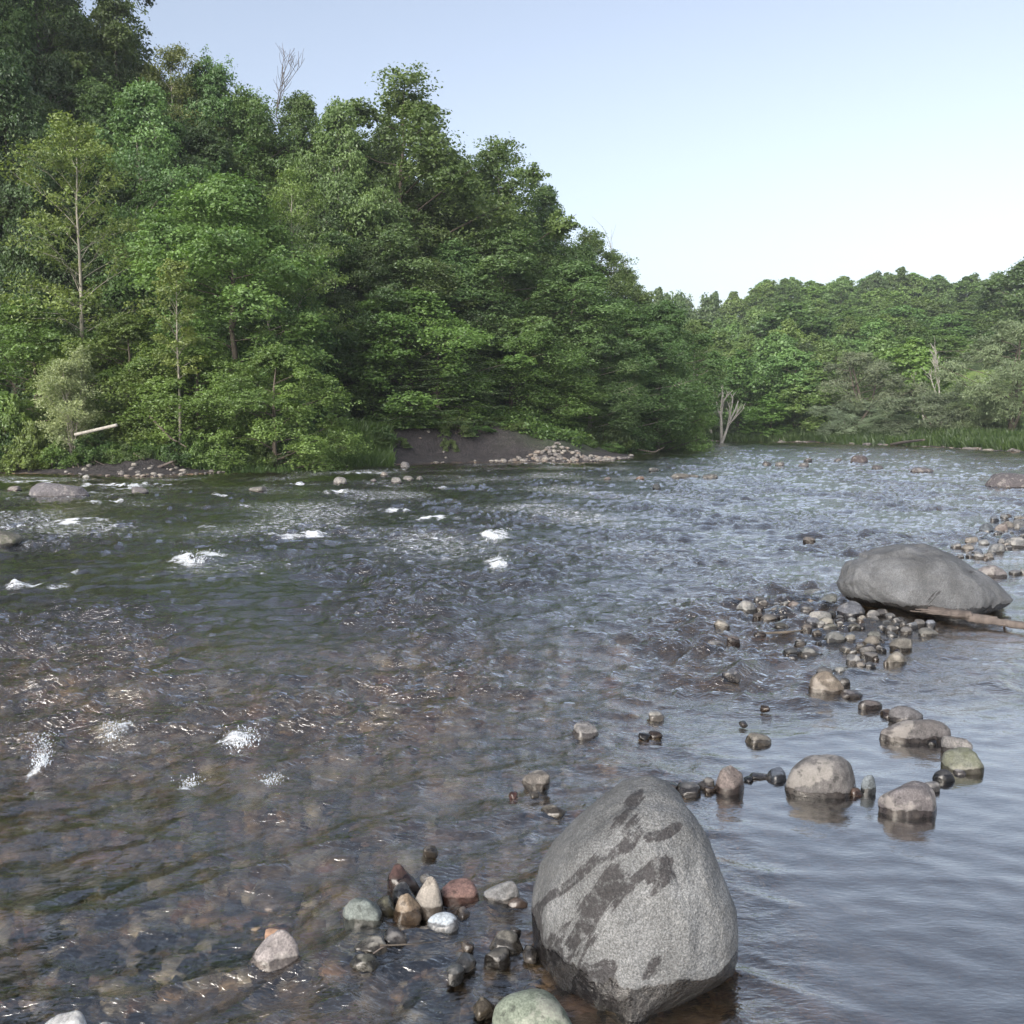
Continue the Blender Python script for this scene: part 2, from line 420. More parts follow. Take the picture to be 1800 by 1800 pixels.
ca = n.ramp(sepc.outputs[0], stops); cb = n.ramp(sepd.outputs[0], stops)
big = n.maprange(n.noise(flat, 1.4, 2.0).outputs['Fac'], 0.38, 0.55)
bedc = n.mix(big, cb, ca)
silt = n.maprange(n.noise(flat, 0.6, 4.0).outputs['Fac'], 0.4, 0.62)
bedc = n.mix(n.math('MULTIPLY', silt, 0.5), bedc, (0.040, 0.027, 0.011, 1))
# soil
so = n.noise(P, 3.0, 8.0, 0.7).outputs['Fac']; so2 = n.noise(P, 24.0, 4.0, 0.7).outputs['Fac']
soil = n.mix(n.maprange(so, 0.35, 0.68), (0.012, 0.0105, 0.0125, 1), (0.038, 0.033, 0.035, 1))
soil = n.mix(n.maprange(so2, 0.60, 0.66), soil, (0.12, 0.11, 0.11, 1))
veg = n.mix(n.maprange(n.noise(P, 1.7, 5.0, 0.6).outputs['Fac'], 0.35, 0.65), (0.020, 0.035, 0.008, 1), (0.050, 0.090, 0.018, 1))
mead = n.mix(n.maprange(n.noise(P, 0.5, 5.0, 0.6).outputs['Fac'], 0.35, 0.65), (0.075, 0.14, 0.025, 1), (0.14, 0.20, 0.04, 1))
veg = n.mix(n.attr('meadow').outputs['Fac'], veg, mead)
bedc = n.mix(1.0, bedc, (1.9, 1.75, 1.5, 1), 'MULTIPLY')
land = n.mix(n.attr('veg').outputs['Fac'], soil, veg)
dep = n.maprange(sep.outputs[2], -0.16, -0.42, 0.0, 1.0)      # deeper bed: dark silt, plus the water's light absorption painted as darker colour
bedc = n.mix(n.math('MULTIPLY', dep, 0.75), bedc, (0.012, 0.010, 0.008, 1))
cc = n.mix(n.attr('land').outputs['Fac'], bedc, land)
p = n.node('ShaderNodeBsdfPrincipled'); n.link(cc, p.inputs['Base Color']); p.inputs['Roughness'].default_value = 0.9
bh = n.mix(big, v2.outputs['Distance'], v1.outputs['Distance'])
bp = n.node('ShaderNodeBump'); bp.invert = True; bp.inputs['Strength'].default_value = 0.9; bp.inputs['Distance'].default_value = 0.06
n.link(bh, bp.inputs['Height'])
bp2 = n.node('ShaderNodeBump'); bp2.inputs['Strength'].default_value = 0.6; bp2.inputs['Distance'].default_value = 0.05
n.link(so2, bp2.inputs['Height']); n.link(bp.outputs[0], bp2.inputs['Normal'])
n.link(bp2.outputs[0], p.inputs['Normal'])
o = n.node('ShaderNodeOutputMaterial'); n.link(p.outputs[0], o.inputs['Surface'])
M_GROUND = mg_

X, Y, R, Fq, na = polar_grid(40, 0.20, 0.4, 900, 0.0085)
sd = signed_dist(X, Y)
Z = ground_z(X, Y)
fade = sstep(330, 700, R); Z = Z * (1 - fade) + 12 * fade
L = leftness(X, Y); Fr = farness(X, Y)
veg = sstep(1.4, 2.6, sd + 0.8 * fbm2(X * 0.5, Y * 0.5, 41, 3)) * (1 - L) + L * sstep(3.2, 5.5, sd + 2.2 * fbm2(X * 0.35, Y * 0.35, 42, 3))
mead = sstep(40, 48, X) * sstep(82, 90, Y) * sstep(112, 104, Y)
gm = mesh_from('ground', np.stack([X, Y, Z], -1), Fq, [M_GROUND], {'land': sstep(-0.05, 0.15, sd), 'veg': veg, 'meadow': mead}, True)
tag(link('ground', gm), kind='structure')

# ------------------------------------------------------------------ water
mw_, nt = new_mat('water'); n = N(nt)
geo = n.node('ShaderNodeNewGeometry'); P = geo.outputs['Position']
ch = n.attr('chop').outputs['Fac']; fo = n.attr('foam').outputs['Fac']
w1 = n.noise(n.map(P, (0.8, 1.7, 0), (0, 0, 0.35)), 7.0, 3.0, 0.55, 0.6).outputs['Fac']
w2 = n.noise(n.map(P, (0.8, 1.8, 0), (0, 0, 0.45)), 24.0, 2.0, 0.5, 0.8).outputs['Fac']
w3 = n.noise(n.map(P, (0.6, 1.6, 0), (0, 0, 0.12)), 34.0, 2.0, 0.5, 0.3).outputs['Fac']
h = n.math('MULTIPLY', n.math('ADD', n.math('MULTIPLY', w1, 0.018), n.math('MULTIPLY', w2, 0.013)), ch)
h = n.math('ADD', h, n.math('MULTIPLY', w3, 0.0011))
bp = n.node('ShaderNodeBump'); bp.inputs['Strength'].default_value = 1.0; bp.inputs['Distance'].default_value = 1.0
n.link(h, bp.inputs['Height'])
fr = n.node('ShaderNodeFresnel'); fr.inputs['IOR'].default_value = 1.34; n.link(bp.outputs[0], fr.inputs['Normal'])
gl = n.node('ShaderNodeBsdfGlossy'); gl.inputs['Roughness'].default_value = 0.03; gl.inputs['Color'].default_value = (1, .99, .97, 1)
n.link(bp.outputs[0], gl.inputs['Normal'])
rf = n.node('ShaderNodeBsdfRefraction'); rf.inputs['IOR'].default_value = 1.33; rf.inputs['Roughness'].default_value = 0.0
rf.inputs['Color'].default_value = (0.74, 0.70, 0.62, 1); n.link(bp.outputs[0], rf.inputs['Normal'])
tr = n.node('ShaderNodeBsdfTransparent'); tr.inputs['Color'].default_value = (0.74, 0.70, 0.62, 1)
under = n.node('ShaderNodeMixShader'); under.inputs[0].default_value = 0.35
n.link(rf.outputs[0], under.inputs[1]); n.link(tr.outputs[0], under.inputs[2])
mx = n.node('ShaderNodeMixShader'); n.link(n.math('POWER', fr.outputs[0], n.math('ADD', 0.42, n.math('MULTIPLY', ch, 0.13))), mx.inputs[0]); n.link(under.outputs[0], mx.inputs[1]); n.link(gl.outputs[0], mx.inputs[2])
# foam
f1 = n.noise(n.map(P, (0.7, 1.3, 0)), 11.0, 7.0, 0.8, 0.6).outputs['Fac']
f2 = n.node('ShaderNodeTexVoronoi'); n.inp(f2, 'Vector', n.map(P, (1, 1.2, 0))); f2.inputs['Scale'].default_value = 45.0
fm = n.math('SUBTRACT', n.math('ADD', n.math('MULTIPLY', fo, 0.72), n.math('MULTIPLY', f1, 1.7)), n.math('MULTIPLY', f2.outputs['Distance'], 0.25))
fm = n.maprange(fm, 1.17, 1.50)
fd = n.node('ShaderNodeBsdfDiffuse'); fd.inputs['Color'].default_value = (0.60, 0.63, 0.66, 1)
bf_ = n.node('ShaderNodeBump'); bf_.inputs['Strength'].default_value = 0.9; bf_.inputs['Distance'].default_value = 0.03
n.link(f1, bf_.inputs['Height']); n.link(bf_.outputs[0], fd.inputs['Normal'])
mf = n.node('ShaderNodeMixShader'); n.link(fm, mf.inputs[0]); n.link(mx.outputs[0], mf.inputs[1]); n.link(fd.outputs[0], mf.inputs[2])
o = n.node('ShaderNodeOutputMaterial'); n.link(mf.outputs[0], o.inputs['Surface'])
M_WATER = mw_

X, Y, R, Fq, na = polar_grid(36, 0.075, 0.8, 190, 0.0047)
px, py = project(np.stack([X, Y, X * 0], -1))
front = Y > 1.5
# how rough the river runs: calm in the near right pool, riffle elsewhere
calm = sstep(-0.1, 0.75, X - 0.06 * Y - 0.35 + 0.25 * noise2(Y * 0.7, X * 0.7, 77)) * sstep(7.3, 5.6, Y + 0.3 * noise2(X, Y, 78))
semi = sstep(1.0, 4.0, X - 0.20 * Y) * sstep(18, 9, Y)
chop = 1.0 - 0.72 * semi
chop = chop * (1 - 0.93 * calm)
chop *= 0.62 + 0.38 * sstep(3.0, 6.5, Y)
bank_lee = sstep(2.2, 0.3, -signed_dist(X, Y)) * sstep(20, 30, Y) * sstep(70, 60, Y); chop *= 1 - 0.6 * bank_lee
patch = 0.6 + 0.8 * sstep(-0.35, 0.45, noise2(X * 0.45 + 3, Y * 0.28, 60)); chop *= patch
def rotn(a, sx, sy, seed, wl):
    c, s = math.cos(a), math.sin(a)
    wx = X + 0.25 * wl * noise2(X / wl, Y / wl, seed + 50); wy = Y + 0.25 * wl * noise2(X / wl + 9, Y / wl, seed + 51)
    return noise2((c * wx + s * wy) / (wl * sx), (-s * wx + c * wy) / (wl * sy), seed)
def rdg(nz, k=1.5, p=1.8): return (1 - np.minimum(1, np.abs(nz) * k)) ** p
H = 0.030 * rotn(0.15, 1.5, 0.8, 1, 2.2)
H += 0.060 * rdg(rotn(0.30, 1.7, 0.7, 2, 1.2))
H += 0.046 * rdg(rotn(-0.10, 1.5, 0.7, 3, 0.66))
H += 0.030 * rdg(rotn(0.45, 1.4, 0.7, 4, 0.35))
H += 0.012 * rotn(-0.35, 1.3, 0.8, 5, 0.17) * sstep(40, 14, R)
H += 0.006 * rotn(0.2, 1.2, 0.8, 6, 0.085) * sstep(16, 8, R)
H -= np.average(H[(R > 3) & (R < 60)]) + 0.004
Z = H * chop
Z += 0.0035 * noise2(X * 5 + Y * 1.5, Y * 7, 9) * (1 - chop) * sstep(14, 6, R)
# white water: (px, py, half width px, half height px, strength, lift)
FOAM = [(530, 942, 75, 11, 1.0, .10), (345, 986, 52, 15, 1.0, .13), (60, 1034, 70, 9, .9, .08), (110, 922, 45, 12, .95, .07), (150, 915, 70, 8, .75, .04), (120, 1012, 14, 10, .8, .08),
        (700, 898, 45, 5, .9, .06), (765, 911, 70, 6, .9, .07), (866, 943, 38, 12, .95, .11), (875, 990, 30, 14, .95, .11), (1050, 908, 60, 7, .65, .06), (960, 908, 40, 5, .5, .05),
        (730, 1052, 36, 9, .62, .08), (795, 1060, 36, 10, .55, .07), (690, 1216, 50, 7, .5, .04), (870, 1050, 30, 8, .4, .06), (990, 1034, 26, 6, .3, .06), (215, 975, 20, 7, .6, .06), (160, 1005, 24, 7, .6, .05),
        (200, 853, 90, 3.5, .9, .04), (215, 860, 60, 3, .7, .03), (60, 847, 60, 4, .95, .05), (400, 870, 50, 3.5, .65, .03), (285, 852, 40, 3, .8, .03), (600, 866, 40, 7, .9, .06), (520, 853, 80, 3, .7, .03), (180, 882, 60, 4, .75, .04), (40, 874, 40, 5, .7, .04), (30, 902, 50, 4, .8, .04),
        (340, 940, 40, 6, .65, .04), (360, 928, 40, 4, .7, .04), (640, 832, 60, 3, .8, .02), (700, 826, 60, 2.5, .6, .02), (850, 828, 90, 3, .45, .02), (980, 822, 60, 3, .5, .02), (1060, 868, 30, 5, .4, .04), (780, 858, 30, 4, .6, .04),
        (690, 855, 40, 3.5, .7, .03), (560, 898, 40, 4, .5, .03), (430, 905, 60, 5, .45, .04), (430, 890, 40, 3, .6, .03), (800, 880, 50, 3, .5, .03), (500, 1000, 60, 8, .42, .05), (430, 1030, 60, 10, .42, .05), (560, 1010, 30, 8, .5, .05), (620, 960, 30, 8, .45, .04),
        (215, 1292, 42, 13, .85, .07), (300, 1288, 60, 7, .6, .04), (425, 1305, 42, 20, .85, .06), (75, 1345, 20, 24, .85, .05), (335, 1385, 30, 7, .75, .04), (478, 1380, 30, 7, .75, .04), (420, 1368, 60, 14, .45, .04), (460, 1265, 60, 8, .4, .04), (560, 1225, 40, 12, .5, .05), (590, 1180, 30, 10, .4, .05), (1100, 812, 60, 2.5, .6, .02), (950, 815, 80, 2, .6, .02), (140, 870, 30, 4, .6, .03), (30, 955, 30, 3, .8, .02), (170, 868, 30, 3, .7, .02),
        (1070, 965, 40, 6, .35, .06), (1170, 948, 20, 6, .35, .06), (960, 985, 30, 5, .3, .06)]
foam = np.zeros_like(X)
for fx, fy, hw, hh, st, lift in FOAM:
    c = ground_pt(fx, fy); e = ground_pt(fx + hw, fy); d0 = ground_pt(fx, fy - hh); d1 = ground_pt(fx, fy + hh)
    a = abs(e[0] - c[0]); b = max(0.06, (d0[1] - d1[1]) / 2 * 0.9); cy = (d0[1] + d1[1]) / 2
    q = ((X - c[0]) / a) ** 2 + ((Y - cy) / b) ** 2
    m = q < 9
    g = np.zeros_like(X); g[m] = np.exp(-q[m] * 0.9)
    rag = 0.55 + 0.9 * np.clip(0.5 + noise2(X[m] * 3.6, Y[m] * 2.2, 91) + .5 * noise2(X[m] * 9, Y[m] * 6, 97) , 0, 1)
    foam[m] = np.maximum(foam[m], g[m] * st * rag)
    Z[m] += 0.6 * lift * np.exp(-q[m] * 1.6) * (0.6 + 0.8 * np.abs(noise2(X[m] * 3.1, Y[m] * 3.3, 92)))
crest = sstep(0.030, 0.085, Z) * sstep(4.5, 8, Y) * sstep(3, -5, X - 0.16 * Y) * 0.40
crest = crest * sstep(9, 14, Y)
foam = np.maximum(foam, (0.30 * sstep(10, 14, Y) * sstep(60, 38, Y) + 0.16 * sstep(5.5, 9, Y)) * sstep(6, -2, X - 0.16 * Y) * (1 - bank_lee) * (0.55 + 0.9 * np.clip(noise2(X * 0.35, Y * 0.25, 95) + .5, 0, 1)))
foam = np.maximum(foam, crest * sstep(0.1, 0.6, noise2(X * 0.5, Y * 0.22, 93) + 0.25))
wm = mesh_from('water', np.stack([X, Y, Z], -1), Fq, [M_WATER], {'chop': chop, 'foam': foam}, True)
tag(link('water', wm), kind='structure')

# ------------------------------------------------------------------ rocks
_ico = {}
def ico(sub):
    if sub not in _ico:
        import bmesh
        bm = bmesh.new(); bmesh.ops.create_icosphere(bm, subdivisions=sub, radius=1.0)
        V = np.array([v.co[:] for v in bm.verts]); Fq = np.array([[v.index for v in f.verts] for f in bm.faces]); bm.free()
        V /= np.linalg.norm(V, axis=1)[:, None]
        _ico[sub] = (V, Fq)
    return _ico[sub]
def rock_shape(seed, sub=4, hard=7.0, nplanes=13, rough=0.035, flat_top=1.0, peak=0.0):
    """rounded convex body: soft intersection of random planes, then fine relief"""
    D, Fq = ico(sub); r = np.random.default_rng(seed)
    k = np.arange(nplanes) + 0.5; ph = np.arccos(1 - 2 * k / nplanes); th = math.pi * (1 + 5 ** 0.5) * k + r.uniform(0, 6)
    Nn = np.stack([np.cos(th) * np.sin(ph), np.sin(th) * np.sin(ph), np.cos(ph)], -1) + r.normal(0, 0.22, (nplanes, 3))
    Nn /= np.linalg.norm(Nn, axis=1)[:, None]
    dd = r.uniform(0.74, 1.05, nplanes)
    s = np.clip(D @ Nn.T, 0, None) / dd
    rad = (s ** hard).sum(1) ** (-1 / hard)
    V = D * rad[:, None]
    off = r.uniform(-20, 20, 3)
    V = V * (1 + rough * 1.6 * noise3(D + off, 1.4, seed % 97) + rough * noise3(D + off, 3.6, seed % 89) + rough * 0.4 * noise3(D + off, 9.0, seed % 83))[:, None]
    if peak:
        t = np.clip(V[:, 2], 0, 1); V[:, :2] *= (1 - peak * t)[:, None]; V[:, 2] *= 1 + 0.25 * peak
    V /= np.abs(V).max(0)[None, :]
    if not peak:
        V = np.sign(V) * np.abs(V) ** .84; V /= np.abs(V).max(0)[None, :]
    return V, Fq
ROCKS = []
def add_rock(name, box, col, label, cat='rock', seed=None, ratio=0.8, hard=7.0, peak=0.0, tilt=0.0, sink=0.02, sub=4, mat=None,
             base=0.0, group=None, outline=None, rough=0.035, rz=None, stain=0.35, nplanes=13):
    x0, y0, x1, y1 = box
    seed = seed if seed is not None else int(x0 * 7 + y0 * 13)
    S, Fq = rock_shape(seed, sub, hard, nplanes, peak=peak, rough=rough)
    r = np.random.default_rng(seed + 1)
    a = r.uniform(-0.5, 0.5) if rz is None else rz
    c, s = math.cos(a), math.sin(a); S = S @ np.array([[c, s, 0], [-s, c, 0], [0, 0, 1]])
    if tilt:
        c, s = math.cos(tilt), math.sin(tilt); S = S @ np.array([[c, 0, -s], [0, 1, 0], [s, 0, c]])
    S /= np.abs(S).max(0)[None, :]
    g = ground_pt((x0 + x1) / 2, y1, base + 0.01)
    w = (x1 - x0) / 2 / F_PX * g[1]
    cx, cy, rx, Hh, ry = g[0], g[1] + w * ratio, w, (y1 - y0) / F_PX * g[1], w * ratio
    for it in range(14):
        zc = base - sink * 0.5 * Hh + 0.0
        rzv = Hh - (zc - base)                       # top at base + Hh
        V = S * np.array([rx, ry, rzv]) + np.array([cx, cy, zc])
        up = V[:, 2] > base + 0.010
        if up.sum() < 6: up = V[:, 2] > V[:, 2].max() - 0.3 * Hh
        u, v = project(V[up])
        l, rr_, t, b = u.min(), u.max(), v.min(), v.max()
        k = cy / F_PX
        rx *= np.clip((x1 - x0) / max(rr_ - l, 0.5), 0.7, 1.4)
        cx += ((x0 + x1) / 2 - (l + rr_) / 2) * k
        cy *= 1 - np.clip((y1 - b) / (b - 742 + 1e-6), -0.15, 0.15) * 0.9
        e = ((y1 - y0) - (b - t)) * k
        Hh = Hh + 0.8 * e
        if y1 > 1230 and sub < 5 and peak < .3 and Hh > .85 * rx: Hh = .85 * rx; ry = min(ry * 1.15, 1.35 * rx) / 1
        elif Hh > 1.15 * rx and not peak and sub < 6: Hh = 1.15 * rx
        if Hh < 0.28 * rx: Hh = 0.28 * rx; ry *= 0.93
        ry = min(max(ry, 0.3 * rx), rx * max(ratio * 1.2, 1.3 if y1 > 1230 else 0))
        ry += (rx * ratio - ry) * 0.15
    V = S * np.array([rx, ry, rzv]) + np.array([cx, cy, zc])
    if outline is not None:
        OL = np.array(outline, float)                # rows: image y, left x, right x
        u, v = project(V)
        fl = np.interp(v, OL[:, 0], OL[:, 1]); frr = np.interp(v, OL[:, 0], OL[:, 2])
        up = V[:, 2] > base - 0.01
        bins = np.linspace(y0, y1, 40); lo = np.full(40, np.nan); hi = np.full(40, np.nan)
        for i in range(39):
            m = up & (v >= bins[i] - 6) & (v <= bins[i + 1] + 6)
            if m.sum() > 2: lo[i], hi[i] = u[m].min(), u[m].max()
        ok = ~np.isnan(lo); bc = bins + (bins[1] - bins[0]) / 2
        cl = np.interp(v, bc[ok], lo[ok]); chh = np.interp(v, bc[ok], hi[ok])
        wgt = np.ones_like(u)
        un = fl + (u - cl) / np.maximum(chh - cl, 4) * (frr - fl)
        # move each point sideways in the world by the same angle
        V[:, 0] += np.clip(un - u, -160, 160) * wgt * V[:, 1] / F_PX
    org = np.array([V[:, 0].mean(), V[:, 1].mean(), base])
    sa = np.full(len(V), float(stain))
    if sub == 7:      # the damp runs of the huge boulder
        u, v = project(V); sa[:] = .12
        for (ax, ay), (bx, by), sg, am in (((1115, 1400), (1100, 1480), 26, .75), ((1100, 1480), (950, 1590), 13, .8), ((1170, 1525), (1080, 1560), 24, .85), ((1090, 1560), (960, 1680), 40, 1.0), ((1180, 1545), (1010, 1680), 16, .9), ((1010, 1680), (1060, 1760), 40, .85), ((940, 1600), (950, 1690), 22, .9), ((1190, 1455), (1140, 1475), 14, .7), ((1160, 1700), (1100, 1760), 30, .6)):
            ex, ey = bx - ax, by - ay; tt = np.clip(((u - ax) * ex + (v - ay) * ey) / (ex * ex + ey * ey), 0, 1)
            sa = np.maximum(sa, am * np.exp(-((u - ax - tt * ex) ** 2 + (v - ay - tt * ey) ** 2) / (2 * sg * sg)))
        sa *= V[:, 1] < org[1] + 2
    me = mesh_from(name, V - org, Fq, [mat or M_STONE], {'stain': sa}, True)
    o = link(name, me, loc=org)
    o.color = (*[v * g_ for v, g_ in zip(col, (.45, .47, .49))], 1)
    tag(o, label, cat, group)
    ROCKS.append((o, box, label))
    return o

GREY = (.27, .265, .26); LG = (.36, .35, .33); DK = (.055, .052, .055); BR = (.17, .125, .095); TAN = (.33, .28, .21); PINK = (.34, .27, .24)
RED = (.20, .105, .085); BLU = (.17, .19, .23); GRN = (.20, .235, .17); WH = (.62, .66, .70); MG = (.19, .185, .185); DB = (.09, .07, .06); WARM = (.25, .22, .19)

# the big boulders
OB = [(1355, 1095, 1180), (1363, 1092, 1183), (1372, 1080, 1192), (1400, 1050, 1207), (1440, 1005, 1232), (1480, 967, 1252), (1520, 944, 1266), (1560, 935, 1281), (1600, 932, 1296), (1650, 936, 1299), (1690, 948, 1297), (1715, 968, 1288), (1740, 992, 1250), (1765, 1030, 1195), (1783, 1078, 1145), (1800, 1090, 1130)]
add_rock('boulder', (932, 1363, 1299, 1783), (.30, .297, .293), 'huge egg-shaped speckled grey granite boulder with dark diagonal wet streaks', 'boulder', seed=5, ratio=1.0, hard=4.5, peak=0.0, nplanes=20, sub=7, mat=M_GRAN, outline=OB, sink=0.5, rough=0.02)
O2 = [(955, 1535, 1640), (975, 1490, 1680), (1000, 1470, 1722), (1025, 1466, 1757), (1040, 1473, 1772), (1055, 1490, 1784), (1066, 1525, 1772), (1077, 1580, 1745), (1087, 1640, 1720), (1100, 1650, 1710)]
add_rock('boulder', (1466, 955, 1785, 1087), (.20, .20, .205), 'broad humped dark grey boulder with driftwood lying against its foot', 'boulder', seed=23, ratio=0.62, hard=3.6, sub=6, mat=M_GRAN, outline=O2, sink=1.1, rough=0.045, stain=0.12, nplanes=16)
add_rock('boulder', (1380, 1326, 1505, 1400), (.21, .19, .18), 'round brown-grey domed boulder with pale lichen patches in the stone line', 'boulder', seed=31, ratio=.8, hard=4.5, sub=6, sink=0.35, rough=0.02)
add_rock('boulder', (1543, 1372, 1647, 1433), (.20, .175, .175), 'long tapered mauve-grey boulder at the end of the stone line', 'boulder', seed=44, ratio=.55, hard=9, sub=5, tilt=0.12, rz=-0.5)
add_rock('boulder', (865, 1738, 1012, 1850), (.30, .335, .25), 'smooth pale green rounded boulder cut off by the bottom edge', 'boulder', seed=8, ratio=.8, hard=4, sub=6, sink=0.3, rough=0.015)
add_rock('boulder', (50, 848, 157, 872), (.22, .20, .21), 'low flat-topped boulder with a pale band among the far rapids', 'boulder', seed=61, ratio=.6, hard=10, sub=5)
add_rock('boulder', (-50, 931, 41, 958), (.22, .20, .17), 'grey boulder with a yellow mossy foot at the edge of the rapids', 'boulder', seed=62, ratio=.7, hard=8, sub=5, mat=M_MOSS)
add_rock('boulder', (1730, 831, 1850, 856), (.15, .13, .135), 'smooth dark boulder mid-river beyond the gravel bar', 'boulder', seed=63, ratio=.6, hard=5, sub=5)

